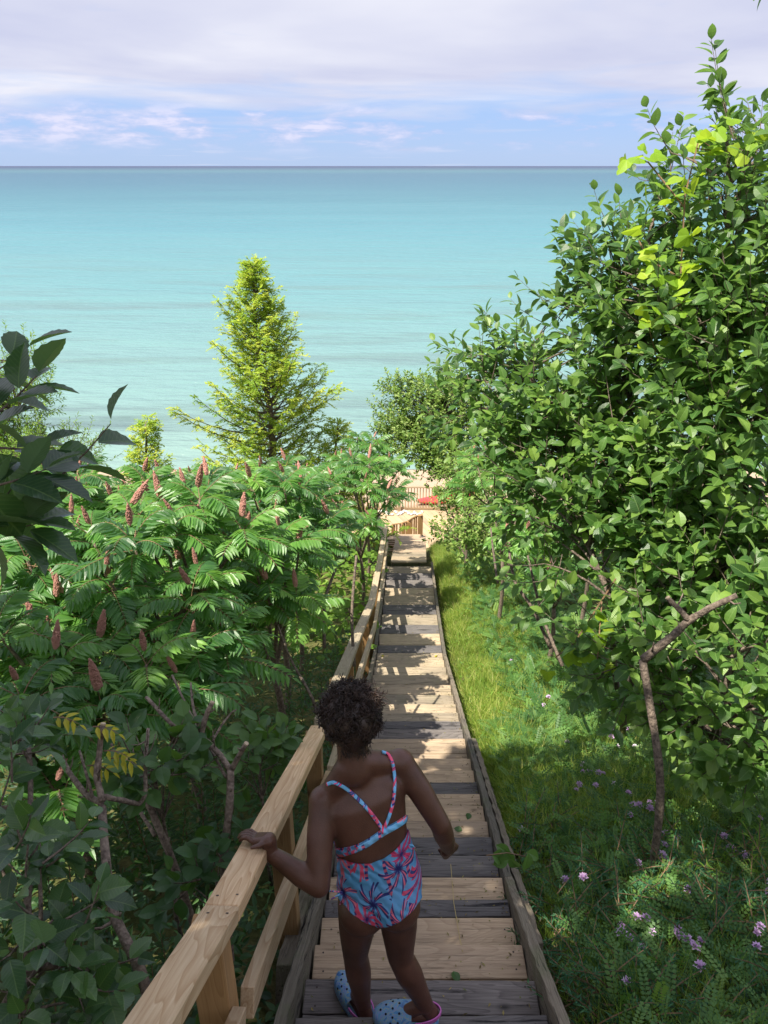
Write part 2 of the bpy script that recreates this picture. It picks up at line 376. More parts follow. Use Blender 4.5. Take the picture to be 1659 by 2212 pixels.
def water_material():
    m, nt, b, o = newmat('lake_water'); L = nt.links
    geo = N(nt, 'ShaderNodeNewGeometry'); sp = N(nt, 'ShaderNodeSeparateXYZ'); L.new(geo.outputs['Position'], sp.inputs[0])
    # colour by distance paints in lake depth and cloud shadows: pale over the sand shelf, bars of milky silt, deep blue far out
    lg = math_(nt, 'LOGARITHM', math_(nt, 'MAXIMUM', sp.outputs[1], 10.0), 10.0)
    mpn = N(nt, 'ShaderNodeMapping'); mpn.inputs['Scale'].default_value = (0.006, 0.018, 1); L.new(geo.outputs['Position'], mpn.inputs[0])
    nn = N(nt, 'ShaderNodeTexNoise'); setin(nn, Scale=1.0, Detail=6.0, Roughness=.6); L.new(mpn.outputs[0], nn.inputs['Vector'])
    wob = math_(nt, 'MULTIPLY', math_(nt, 'SUBTRACT', nn.outputs['Fac'], 0.5), 0.40)
    t = math_(nt, 'MULTIPLY', math_(nt, 'SUBTRACT', math_(nt, 'ADD', lg, wob), 1.5), 1 / 3.0)
    # log10 distance 1.5 (32 m) .. 4.5 (32 km)
    r = ramp(nt, WATER_STOPS)
    L.new(t, r.inputs[0])
    mp2 = N(nt, 'ShaderNodeMapping'); mp2.inputs['Scale'].default_value = (0.028, 0.16, 1); L.new(geo.outputs['Position'], mp2.inputs[0])
    n5 = N(nt, 'ShaderNodeTexNoise'); setin(n5, Scale=1.0, Detail=5.0, Roughness=.6, Distortion=.4); L.new(mp2.outputs[0], n5.inputs['Vector'])
    silt = ramp(nt, [(0.50, (0, 0, 0)), (0.68, (1, 1, 1))]); L.new(n5.outputs['Fac'], silt.inputs[0])
    nearf = N(nt, 'ShaderNodeMapRange'); setin(nearf, From_Min=48.0, From_Max=150.0, To_Min=.95, To_Max=0.0); L.new(sp.outputs[1], nearf.inputs['Value'])
    c = mixc(nt, r.outputs[0], (0.095, 0.150, 0.150), math_(nt, 'MULTIPLY', silt.outputs[0], nearf.outputs[0]))
    L.new(c, b.inputs['Base Color']); setin(b, Roughness=.34, IOR=1.33, Specular_IOR_Level=.32)
    # ripples at three scales
    def wv(sc, sx, d=3):
        mp = N(nt, 'ShaderNodeMapping'); mp.inputs['Scale'].default_value = (sx, 1, 1); mp.inputs['Rotation'].default_value = (0, 0, .18); L.new(geo.outputs['Position'], mp.inputs[0])
        n = N(nt, 'ShaderNodeTexNoise'); setin(n, Scale=sc, Detail=d, Roughness=.6); L.new(mp.outputs[0], n.inputs['Vector']); return n.outputs['Fac']
    h = math_(nt, 'ADD', math_(nt, 'MULTIPLY', wv(2.6, .35), .10), math_(nt, 'ADD', math_(nt, 'MULTIPLY', wv(.6, .3, 5), .35), math_(nt, 'MULTIPLY', wv(.10, .3, 5), 1.6)))
    bp = N(nt, 'ShaderNodeBump'); setin(bp, Strength=1.0, Distance=1.2); L.new(h, bp.inputs['Height']); L.new(bp.outputs[0], b.inputs['Normal'])
    return m
WATER_STOPS = [(0.0, (0.175, 0.265, 0.240)), (0.08, (0.130, 0.235, 0.234)), (0.17, (0.092, 0.212, 0.228)), (0.26, (0.062, 0.182, 0.216)), (0.36, (0.040, 0.134, 0.172)),
               (0.45, (0.030, 0.104, 0.150)), (0.56, (0.026, 0.090, 0.138)), (0.62, (0.038, 0.115, 0.146)), (0.70, (0.026, 0.068, 0.108)), (0.80, (0.013, 0.034, 0.085)), (0.95, (0.006, 0.016, 0.06))]
M['water'] = water_material()

# ------------------------------------------------------------------ the setting
def grid(xs, ys, zf):
    X, Y = np.meshgrid(xs, ys); Z = zf(X, Y)
    V = np.stack([X, Y, Z], -1).reshape(-1, 3); nx, ny = len(xs), len(ys)
    Fs = [(j * nx + i, j * nx + i + 1, (j + 1) * nx + i + 1, (j + 1) * nx + i) for j in range(ny - 1) for i in range(nx - 1)]
    return V, Fs
xs = np.concatenate([np.linspace(-260, -12, 26), np.linspace(-11.5, -3, 40), np.linspace(-2.9, 3.4, 90), np.linspace(3.6, 12, 40), np.linspace(14, 260, 26)])
ys = np.concatenate([np.linspace(-40, -3, 14), np.linspace(-2.5, 19, 170), np.linspace(19.4, 48, 60), np.linspace(55, 90, 5)])
mb = MB(); V, Fs = grid(xs, ys, gz); mb.add(V, Fs)
tagit(mb.build('ground', M['ground'], smooth=True), kind='structure')
mb = MB()
ysw = np.concatenate([np.linspace(35, 120, 20), np.geomspace(140, 45000, 30)])
V, Fs = grid(np.array([-60000, -9000, -1500, -250, 0, 250, 1500, 9000, 60000.]), ysw, lambda X, Y: X * 0 + 0.0)
mb.add(V, Fs); tagit(mb.build('water', M['water']), kind='structure')

# ------------------------------------------------------------------ staircase
NOSE = [4140, 3964, 3822, 3686, 3580, 3510, 3424, 3336, 3266, 3203, 3148, 3098, 3053, 3006, 2960, 2884, 2846, 2815, 2784, 2749,
        2712, 2673, 2635, 2605, 2578, 2550, 2520, 2475, 2440, 2400, 2362, 2326, 2296, 2265, 2238, 2212]
KIND = 'dddppdpddpppdpppddmmmmmmmmdmdmdmmddm'
nose = []
for y in NOSE:                                   # where each nosing sits along the measured slope
    k = (y - 2000) / 2887.0; ratio = (ST + k * CT) / (CT - k * ST)
    lo, hi = 0.3, 16.6
    for _ in range(50):
        m_ = (lo + hi) / 2
        if prof(m_) / m_ > ratio: lo = m_
        else: hi = m_
    nose.append(lo)
stairs = empty('staircase', (XC(1), 1, ZC - prof(1) - .2), 'long wooden staircase of tan and dark weathered treads running down the bank', 'staircase')
prev = nose[0] - 0.30
random.seed(3)
pf_ = -.62
for f in (-.30, -.02, .26, .54, .82, 1.10):              # the treads under and behind the viewer
    z = ZC - prof(f)
    beam('tread', (XL(f) + .003, (pf_ + f) / 2 - .02, z - .021), (XR(f) - .003, (pf_ + f) / 2 - .02, z - .021), f - pf_ + .03, .042, M['dark'] if f < .3 else M['ply'], stairs, jit=.002, nails=.035)
    pf_ = f
prev = 1.09
for i, f in enumerate(nose):
    z = ZC - prof(f); k = KIND[i]
    w = 0.898 - .006
    th = 0.042
    xa, xb = XL(f) + .003, XR(f) - .003
    d0 = prev - 0.05
    if i > 0 and i <= 26: d0 = max(d0, f - .36)
    sk = random.uniform(-.006, .006)
    mat = {'d': M['dark'], 'p': M['ply'], 'm': M['mid']}[k]
    dep = f - d0
    nb = 1 if dep < .17 else 2
    if k == 'p' and dep < .3: nb = 1
    for q in range(nb):
        a0 = d0 + dep * q / nb + .003; a1 = d0 + dep * (q + 1) / nb - .003
        mm = mat
        c = (a0 + a1) / 2
        tr = beam('tread', (xa, c + sk, z - th / 2 - .001 * (i % 3)), (xb, c - sk - .003, z - th / 2 + random.uniform(-.002, .002)), a1 - a0, th, mm, stairs, bevel=.003, jit=.0022 if k != 'p' else .0006, nails=.035)
        tr['label'] = {'d': 'dark split weathered tread', 'p': 'smooth worn tan tread', 'm': 'greyed tan tread'}[k]
    # riser board set under the nosing
    if i < len(nose) - 1:
        rise = prof(nose[i + 1]) - prof(f)
        if rise > .07:
            beam('riser', (xa + .01, f - .03, z - .042 - (rise - .046) / 2), (xb - .01, f - .03, z - .042 - (rise - .046) / 2), .02, max(.02, rise - .05), M['dark'], stairs, bevel=.002)
    prev = f
def along(fa, fb, n): return list(np.linspace(fa, fb, n + 1))
cuts = [-.7, 2.6, 5.3, 8.23, 10.74, 13.45]
for side in (0, 1):
    for i in range(len(cuts) - 1):
        a, b = cuts[i], cuts[i + 1]
        xf = (lambda f: XL(f) - .026) if side == 0 else (lambda f: XR(f) + .026)
        lift = -.088 if side == 0 else -.108
        pa = (xf(a), a - .0, ZC - prof(a) + lift); pb = (xf(b), b, ZC - prof(b) + lift)
        beam('stringer', pa, pb, .042, .23, M['string'], stairs, jit=.003)
# doubled plank beside the right stringer, its split upper edge showing
beam('outer_plank', (XR(2.1) + .083, 2.1, ZC - prof(2.1) - .15), (XR(4.6) + .08, 4.8, ZC - prof(4.6) - .20), .036, .2, M['string'], stairs, jit=.005)
beam('outer_plank', (XL(1.9) - .10, 1.9, ZC - prof(1.9) - .10), (XL(2.6) - .10, 2.6, ZC - prof(2.6) - .10), .07, .16, M['string'], stairs, jit=.004)
# lower boardwalk ramp
ramp_th = empty('boardwalk', (.5, 15, ZC - prof(15)), 'narrow sloping boardwalk of close planks joining the stairs to the deck', 'boardwalk')
fs = np.linspace(13.47, 16.6, 23)
for i in range(22):
    c = (fs[i] + fs[i + 1]) / 2
    x0 = XL(c) + .07 + .02 * (c - 13.4); x1 = x0 + .74
    z = ZC - prof(c) - .005
    sl = (prof(fs[i + 1]) - prof(fs[i])) / (fs[i + 1] - fs[i])
    up = Vector((0, sl, 1)).normalized()
    beam('plank', (x0, c, z), (x1, c, z), fs[1] - fs[0] - .006, .035, M['ply'] if i > 6 else M['mid'], ramp_th, up=up)
for xx in (.11, .68):
    beam('joist', (XL(13.5) + .07 + xx - .08, 13.5, ZC - prof(13.5) - .09), (XL(16.6) + .13 + xx - .08, 16.6, ZC - prof(16.6) - .09), .04, .12, M['string'], ramp_th)

# ------------------------------------------------------------------ handrails
XRAIL = lambda f: -0.475 + 0.038 * f
def railz(f):
    return ZC - prof(f) + float(np.interp(f, [1.2, 3, 4.3, 14], [0.775, 0.80, .85, .87]))
rail = empty('handrail', (XRAIL(1.25), 1.25, ZC - prof(1.25) - .3), 'pale new pine handrail on the left of the stairs under the child\'s hand', 'handrail')
def rp(f, dz=0, dx=0): return (XRAIL(f) + dx, f, railz(f) + dz)
fj = 1.305
beam('top_rail', rp(-.6, -.022), rp(fj - .002, -.022), .092, .046, M['new_wood'], rail, bevel=.004, nails=.05)
beam('top_rail', rp(fj + .002, -.022), rp(3.16, -.022), .092, .046, M['new_wood'], rail, bevel=.004, nails=.05)
for a, b in ((-.6, 1.22), (1.31, 3.2)):
    beam('mid_rail', rp(a, -.40, .036), rp(b, -.40, .036), .04, .09, M['new_wood'], rail)
for f in (-.55, .35, 1.27, 2.2, 3.13):
    p = rp(f); zt = p[2] - .05
    beam('post', (p[0] - .03, f, ZC - prof(f) - .32), (p[0] - .03, f, zt), .088, .085, M['post_wood'], rail, up=(0, 1, 0))
rail2 = empty('handrail', (XRAIL(3.3), 3.3, ZC - prof(3.3) - .3), 'greyed older handrail continuing down the left side of the far stairs', 'handrail')
rc = [3.27, 5.8, 8.23, 10.74, 13.3]
for i in range(len(rc) - 1):
    beam('top_rail', rp(rc[i] + .002, -.02), rp(rc[i + 1] - .002, -.02), .09, .042, M['old_rail'], rail2, jit=.0008)
    beam('mid_rail', rp(rc[i], -.40, .036), rp(rc[i + 1], -.40, .036), .04, .09, M['old_rail'], rail2, jit=.0008)
for f in (4.2, 5.3, 6.4, 7.5, 8.7, 9.9, 11.1, 12.2, 13.2):
    p = rp(f)
    beam('post', (p[0] - .03, f, ZC - prof(f) - .32), (p[0] - .03, f, p[2] - .045), .075, .075, M['post_wood'], rail2, up=(0, 1, 0))

def c2px(x, y): return ((1300 + .4522 * x) / 1.8083, (1700 + .4522 * y) / 1.8083)
def PC(x, y, d): return P(*c2px(x, y), d)
# left rail at the landing
r3 = empty('landing_rail', tuple(PC(430, 960, 16.8)), 'short baluster rail on the left edge of the boardwalk landing', 'railing')
A = PC(437, 880, 16.6); B = PC(385, 700, 18.3); B.z = min(B.z, A.z + .02); Cc = PC(335, 745, 18.9)
beam('top_rail', A, B, .13, .035, M['old_rail'], r3); beam('top_rail', B, Cc, .09, .035, M['deck'], r3)
for (p, q, n) in ((A, B, 4), (B, Cc, 4)):
    for i in range(n):
        c = p.lerp(q, i / n); gl = ZC - prof(min(c.y, 16.6)) - .2 - max(0, c.y - 16.6) * .3
        beam('baluster' if i else 'post', (c.x, c.y, min(gl, c.z - .9)), (c.x, c.y, c.z - .02), .035 if i else .09, .035 if i else .09, M['post_wood'], r3, up=(0, 1, 0))
# right rail, curved, with balusters
r4 = empty('curved_rail', tuple(PC(740, 960, 19.6)), 'curved brown baluster rail with a tall end post on the right of the landing', 'railing')
pts = [PC(741, 692, 19.4), PC(700, 712, 19.8), PC(650, 745, 20.2), PC(590, 762, 20.8), PC(523, 770, 21.5)]
for i in range(4):
    a, b = pts[i], pts[i + 1]
    beam('top_rail', a, b, .06, .035, M['post_wood'], r4)
    beam('mid_rail', a - Vector((0, 0, .62)), b - Vector((0, 0, .57)), .03, .12, M['post_wood'], r4)
a = pts[0]; beam('post', (a.x + .05, a.y, a.z - 1.25), (a.x + .05, a.y, a.z + .01), .13, .12, M['post_wood'], r4, up=(0, 1, 0))
for i in range(1, 10):
    t = i / 9 * 4; k = min(3, int(t)); c = pts[k].lerp(pts[k + 1], t - k)
    s = .11 if i in (4, 6, 9) else .045
    beam('baluster', (c.x, c.y, c.z - 1.15), (c.x, c.y, c.z - .02), s, s, M['post_wood'], r4, up=(0, 1, 0))
# lower flight treads between the two rails, out of sight from the top but part of the way down
fl = empty('lower_steps', (.4, 18.5, ZC - 10), 'short wooden flight dropping from the boardwalk to the beach deck', 'stairs')
for i in range(18):
    t = (i + 1) / 18; f = 16.75 + 5.6 * t; z = ZC - (8.5 + 4.0 * t)
    beam('tread', (-.05, f, z), (.95, f, z), .30, .04, M['ply'], fl)
for x in (-.08, .98): beam('stringer', (x, 16.7, ZC - 8.6), (x, 22.4, ZC - 12.6), .04, .25, M['string'], fl)

# beach deck: boards running diagonally, back rail with balusters
DZ = ZC - 12.55
deck = empty('beach_deck', (0.5, 24.5, DZ), 'square pale timber deck at the foot of the bank near the beach', 'deck')
nb = 44
for i in range(nb):                      # boards clipped to the deck rectangle
    ang = math.radians(66); dx, dy = math.cos(ang), math.sin(ang)
    x0, x1, y0, y1 = -2.6, 4.4, 22.3, 27.0
    off = -5.5 + i * .248
    # line: point (off+1, 22.3) + t (dx,-?)
    px, py = x0 + off + 2.4, y0
    dxx = -math.cos(ang)
    ta, tb = 0, (y1 - y0) / dy
    def clipx(t): return px + dxx * t
    lo, hi = ta, tb
    if dxx < 0:
        if clipx(lo) < x0: continue
        if clipx(lo) > x1: lo = (px - x1) / -dxx
        if clipx(hi) < x0: hi = (px - x0) / -dxx
    if hi - lo < .3: continue
    beam('deck_board', (clipx(lo), y0 + dy * lo, DZ), (clipx(hi), y0 + dy * hi, DZ), .215, .035, M['deck'], deck)
beam('fascia', (-2.6, 22.27, DZ - .12), (4.4, 22.27, DZ - .12), .04, .2, M['deck'], deck)
brl = empty('deck_railing', (0.3, 26.9, DZ), 'pale baluster railing along the far edge of the beach deck', 'railing')
beam('top_rail', (-2.6, 26.95, DZ + 1.02), (4.4, 26.95, DZ + 1.02), .14, .04, M['deck'], brl)
beam('bottom_rail', (-2.6, 26.95, DZ + .09), (4.4, 26.95, DZ + .09), .04, .09, M['deck'], brl)
for x in (-2.5, -.95, .62, 2.2, 3.8):
    beam('post', (x, 26.9, DZ), (x, 26.9, DZ + 1.04), .11, .10, M['deck'], brl, up=(0, 1, 0))
for i in range(58):
    x = -2.45 + i * .118
    if min(abs(x - q) for q in (-.95, .62, 2.2)) < .05: continue
    beam('baluster', (x, 26.95, DZ + .12), (x, 26.95, DZ + 1.0), .03, .03, M['post_wood'], brl, up=(0, 1, 0), bevel=0)
random.seed(11)
stone_mat = plainmat('pale_stone', (0.62, 0.60, 0.57), .9, 9, (0.42, 0.40, 0.38))
for i in range(34):
    bm = bmesh.new(); bmesh.ops.create_icosphere(bm, subdivisions=2, radius=1)
    sx, sy, sz = random.uniform(.05, .10), random.uniform(.04, .08), random.uniform(.03, .05)
    for v in bm.verts:
        k = 1 + .18 * math.sin(v.co.x * 5 + i) * math.cos(v.co.y * 4 + i * 2) + random.uniform(-.06, .06)
        v.co = Vector((v.co.x * sx * k, v.co.y * sy * k, v.co.z * sz * k))
    x = -.75 + 2.3 * (i / 34) + random.uniform(-.05, .05); y = 26.62 + random.uniform(-.22, .16)
    o = obj_bm('beach_stone', bm, stone_mat, None, Matrix.Translation((x, y, DZ + .017 + sz * .9)) @ Matrix.Rotation(random.uniform(0, 3), 4, 'Z'))
    tagit(o, 'pale rounded stone lined up on the deck against the back railing', 'stone', 'pale stones along the deck railing')
# red kayak on the sand beyond the railing
bm = bmesh.new(); bmesh.ops.create_uvsphere(bm, u_segments=24, v_segments=14, radius=1)
for v in bm.verts:
    x, y, z = v.co; tpr = 1 - .12 * abs(x) ** 3
    v.co = Vector((x * 1.5, y * .36 * tpr, (z * .17 if z < 0 else z * .10) + .16 * abs(x) ** 3 * .5))
bmesh.ops.delete(bm, geom=[f for f in bm.faces if abs(f.calc_center_median().x) < .42 and abs(f.calc_center_median().y) < .2 and f.calc_center_median().z > .03], context='FACES')
for f in bm.faces: f.smooth = True
kp = Vector((2.55, 29.5, 0)); kz = float(gz(kp.x, kp.y)) + .17
kay = obj_bm('kayak', bm, plainmat('red_plastic', (0.62, 0.05, 0.06), .35), None, Matrix.Translation((kp.x + .35, kp.y, kz + .05)) @ Matrix.Rotation(.35, 4, 'Z') @ Matrix.Scale(1.1, 4))
tagit(kay, 'red kayak lying on the sand behind the right end of the deck railing', 'kayak')

# ------------------------------------------------------------------ foliage kit
def unit(v): return v / np.maximum(np.linalg.norm(v, axis=-1, keepdims=True), 1e-9)
def frames(D, Nn):
    """columns side, dir, normal"""
    D = unit(D); S_ = unit(np.cross(D, Nn)); Z = np.cross(S_, D)
    return np.stack([S_, D, Z], -1)
def leaf_t(w=.3, fold=.10, curl=-.18, n=5, tip=.75, start=0.0):
    """leaf blade of length 1 along +Y, folded at the midrib, 2 quads per step"""
    ts = np.linspace(0, 1, n); V = []
    prof_ = [max(0.0, math.sin(math.pi * t ** tip)) ** .8 for t in ts]; prof_[-1] = 0; prof_[0] = 0.06
    for t, p in zip(ts, prof_):
        z = curl * (t * t) + .0; y = t
        V += [(-w * p, y, z + fold * p), (0, y, z), (w * p, y, z + fold * p)]
    Fs = []
    for i in range(n - 1):
        a = i * 3
        if i == n - 2: Fs += [(a, a + 1, a + 4), (a + 1, a + 2, a + 4)]
        else: Fs += [(a, a + 1, a + 4, a + 3), (a + 1, a + 2, a + 5, a + 4)]
    return np.array(V, float), Fs
BLADE = np.array([(-.5, 0, 0), (.5, 0, 0), (.32, .55, .06), (-.32, .55, .06), (0, 1, -.05)], float), [(0, 1, 2, 3), (3, 2, 4)]
DIA = np.array([(0, 0, 0), (.5, .45, .08), (0, 1, 0), (-.5, .45, .08)], float), [(0, 1, 2), (0, 2, 3)]
def rdir(n, up=0.0):
    v = rng.normal(size=(n, 3)); v = unit(v); v[:, 2] += up; return unit(v)

OVAL = [leaf_t(.30, .07, c, 6, .82) for c in (-.10, -.22, -.34)]
LANCE = leaf_t(.165, .07, -.14, 4, .6)
ROUND = [leaf_t(.38, .08, c, 6, .85) for c in (-.08, -.25)]
SERR = []
for c in (-.15, -.32):                       # big serrated apple leaf
    ts = np.linspace(0, 1, 12); V = []
    for i, t in enumerate(ts):
        p = (math.sin(math.pi * min(1, t ** .85)) ** .75) * (1 + (.05 if i % 2 else -.04)); p = 0 if i == 11 else max(p, .04)
        V += [(-.33 * p, t + (.02 if i % 2 else 0), c * t * t + .10 * p), (0, t, c * t * t), (.33 * p, t + (.02 if i % 2 else 0), c * t * t + .10 * p)]
    Fs = []
    for i in range(11):
        a = i * 3; Fs += [(a, a + 1, a + 4, a + 3), (a + 1, a + 2, a + 5, a + 4)]
    SERR.append((np.array(V, float), Fs))

def shoots(mb, stem, bases, dirs, lens, leaf, size, nleaf=10, twig=.004, tmpl=OVAL, tints=None, droop=.25, lift=.5, upn=.9, petiole=.25):
    """leafy shoots: stems with alternating leaves, leaf blades facing the sky"""
    O, Dl, Nl, Sl, Tt = [], [], [], [], []
    for k in range(len(bases)):
        b = Vector(bases[k]); d = Vector(dirs[k]).normalized(); ln = lens[k]
        tipd = (d + Vector((0, 0, lift))).normalized()
        pts = [b, b + d * ln * .35, b + d * ln * .6 + tipd * ln * .1, b + d * ln * .65 + tipd * ln * .38]
        tube(stem, pts, [twig, twig * .8, twig * .6, twig * .35], 4, cap=False)
        h = d.cross(Vector((0, 0, 1)))
        if h.length < .1: h = Vector((1, 0, 0))
        h.normalize()
        n = max(3, int(nleaf * random.uniform(.75, 1.2) * max(1, ln / .42)))
        a0 = random.uniform(0, 6.28)
        for j in range(n):
            t = .12 + .88 * (j / (n - 1)) ** .8
            q = t * 3; i = min(2, int(q)); p = pts[i].lerp(pts[i + 1], q - i)
            ax = (pts[i + 1] - pts[i]).normalized(); u = ax.orthogonal().normalized()
            a = a0 + j * 2.4; rad_ = (u * math.cos(a) + ax.cross(u) * math.sin(a))
            ld = (rad_ * (1.15 - .5 * t) + ax * (.45 + .5 * t) + Vector((0, 0, -droop + .15 * random.random()))).normalized()
            nn = Vector((random.gauss(0, .34), random.gauss(0, .34), upn)) + ax * .1
            sc = size * random.uniform(.72, 1.15) * (1 - .35 * max(0, t - .8) * 3)
            p = p + ld * sc * petiole * .5
            O.append(p); Dl.append(ld); Nl.append(nn); Sl.append(sc)
            Tt.append(random.random() if tints is None else random.uniform(*tints))
    O = np.array(O); R = frames(np.array(Dl), np.array(Nl)); S_ = np.array(Sl); Tt = np.array(Tt)
    which = rng.integers(0, len(tmpl), len(O))
    for w, (T, Fs) in enumerate(tmpl):
        m = which == w
        if m.any():
            sc3 = np.repeat(S_[m][:, None], 3, 1); sc3[:, 0] *= rng.uniform(.82, 1.15, m.sum())
            mb.inst(T, Fs, O[m], R[m], sc3, Tt[m])

def blob_shoots(blobs, dens, shoot_len, upbias=.35, axis_out=.8):
    """twig bases inside ellipsoid masses, biased to their outer shell; returns bases, dirs, lens"""
    B, D, Ln = [], [], []
    for (c, r) in blobs:
        n = max(4, int(dens * r[0] * r[1] * 4 + dens * r[0] * r[2] * 3))
        v = unit(rng.normal(size=(n, 3))); rad = rng.random(n) ** .42 * rng.uniform(.75, 1.12, n)
        p = v * rad[:, None] * np.array(r)[None] + np.array(c)[None]
        d = unit(v * axis_out + np.array([0, 0, upbias]) + rng.normal(size=(n, 3)) * .38)
        B.append(p); D.append(d); Ln.append(rng.uniform(.7, 1.2, n) * shoot_len)
    B, D, Ln = np.concatenate(B), np.concatenate(D), np.concatenate(Ln)
    cl = np.sin(B[:, 0] * 5.3 + 1.0) * np.sin(B[:, 1] * 4.1 + .5) + np.sin(B[:, 2] * 6.1 + B[:, 0] * 2.0) * .7
    k = cl + rng.normal(0, .25, len(B)) > -.62
    return B[k], D[k], Ln[k]

def limb_net(stem, trunk_pts, bases, r0=.03, every=5, n=5):
    """side branches from the nearest place on the trunk line to a sample of twig bases"""
    tp = np.array([tuple(p) for p in trunk_pts])
    for b in bases[::every]:
        dd = np.linalg.norm(tp - b, axis=1) + np.maximum(0, tp[:, 2] - b[2] + .15) * 2
        k = int(np.argmin(dd)); a = Vector(tp[k]); bb = Vector(b); L_ = (bb - a).length
        mid = a.lerp(bb, .5) + Vector((random.uniform(-.1, .1), random.uniform(-.1, .1), .12)) * L_
        rr = min(r0, .006 + .012 * L_)
        tube(stem, bez(a, mid, bb, 6), [rr * (1 - .7 * t) for t in np.linspace(0, 1, 6)], n, cap=False)

BARK = plainmat('grey_brown_bark', (0.23, 0.18, 0.14), .9, 55, (0.055, 0.042, 0.034), bump=1.0, bscale=90)
TWIG = plainmat('twig_bark', (0.22, 0.13, 0.07), .8, 20, (0.12, 0.08, 0.05))
SBARK = plainmat('pale_sumac_bark', (0.27, 0.21, 0.165), .85, 55, (0.075, 0.055, 0.045), bump=.9, bscale=90)
CUT = plainmat('fresh_cut_wood', (0.5, 0.4, 0.28), .8, 60, (0.4, 0.3, 0.2))
LF_SHRUB = leafmat('glossy_green_leaf', [(0.020, 0.060, 0.016), (0.045, 0.120, 0.024), (0.10, 0.20, 0.038), (0.20, 0.32, 0.06)], trans=(.26, .5, .05), tf=.38, rough=.40, vein=.45, pale=(0.12, 0.20, 0.085), spec=.42)
LF_APPLE = leafmat('apple_leaf', [(0.014, 0.042, 0.024), (0.022, 0.062, 0.028), (0.04, 0.095, 0.034), (0.08, 0.17, 0.045)], tf=.25, rough=.30, vein=.28, pale=(0.09, 0.15, 0.10), spec=.5)
LF_SUMAC = leafmat('sumac_leaflet', [(0.024, 0.085, 0.034), (0.048, 0.15, 0.040), (0.100, 0.25, 0.046), (0.20, 0.38, 0.07)], trans=(.34, .72, .05), tf=.42, rough=.38, vein=.3, pale=(0.13, 0.22, 0.13), spec=.55)
LF_CEDAR = leafmat('cedar_spray',  [(0.10, 0.21, 0.03), (0.20, 0.34, 0.045), (0.33, 0.45, 0.06), (0.48, 0.52, 0.09)], trans=(.6, .75, .04), tf=.42, rough=.6, spec=.2)
LF_OLIVE = leafmat('small_olive_leaf', [(0.07, 0.15, 0.03), (0.13, 0.23, 0.045), (0.20, 0.30, 0.07), (0.32, 0.40, 0.14)], trans=(.4, .6, .08), tf=.3, rough=.5, spec=.3)
LF_LIGHT = leafmat('light_green_leaf', [(0.07, 0.15, 0.02), (0.11, 0.21, 0.03), (0.16, 0.27, 0.04), (0.22, 0.33, 0.06)], trans=(.45, .75, .05), tf=.35, rough=.5, spec=.3)
LF_VINE = leafmat('vine_leaf', [(0.16, 0.30, 0.02), (0.22, 0.38, 0.03), (0.34, 0.46, 0.04)], trans=(.65, .85, .05), tf=.45, rough=.5, spec=.3)
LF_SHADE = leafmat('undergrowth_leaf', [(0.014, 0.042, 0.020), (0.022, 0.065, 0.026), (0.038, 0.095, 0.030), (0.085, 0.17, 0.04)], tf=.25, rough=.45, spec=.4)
LF_YEL = leafmat('yellowed_leaflet', [(0.35, 0.34, 0.02), (0.5, 0.45, 0.03)], trans=(.7, .6, .03), tf=.35)
FRUIT = plainmat('fuzzy_red_fruit', (0.80, 0.46, 0.36), .95, 70, (0.52, 0.22, 0.18), bump=1.0, bscale=120, spec=.1)

# ------------------------------------------------------------------ sumacs
def fruit_mesh(seed):
    r_ = np.random.default_rng(seed); mb = MB()
    ico = bmesh.new(); bmesh.ops.create_icosphere(ico, subdivisions=1, radius=1)
    T = np.array([tuple(v.co) for v in ico.verts]); Fs = [tuple(v.index for v in f.verts) for f in ico.faces]; ico.free()
    n = 150; t = (np.arange(n) + .5) / n
    prof_ = np.sin(np.pi * np.clip(t * .94 + .06, 0, 1)) ** .6 * (1 - .55 * t)
    a = np.arange(n) * 2.399
    O = np.stack([np.cos(a) * prof_ * .2, np.sin(a) * prof_ * .2, t], -1) + r_.normal(size=(n, 3)) * .012
    R = np.repeat(np.eye(3)[None], n, 0); mb.inst(T, Fs, O, R, r_.uniform(.045, .085, n) * (1.1 - .4 * t), r_.random(n))
    core = [(0, 0, z) for z in (0, .25, .6, .95)]; tube(mb, core, [.12, .17, .11, .03], 8)
    return mb
FR = [fruit_mesh(i).build('fruit_cluster', FRUIT, smooth=True) for i in range(3)]
FRM = [o.data for o in FR]
for o in FR: bpy.data.objects.remove(o)

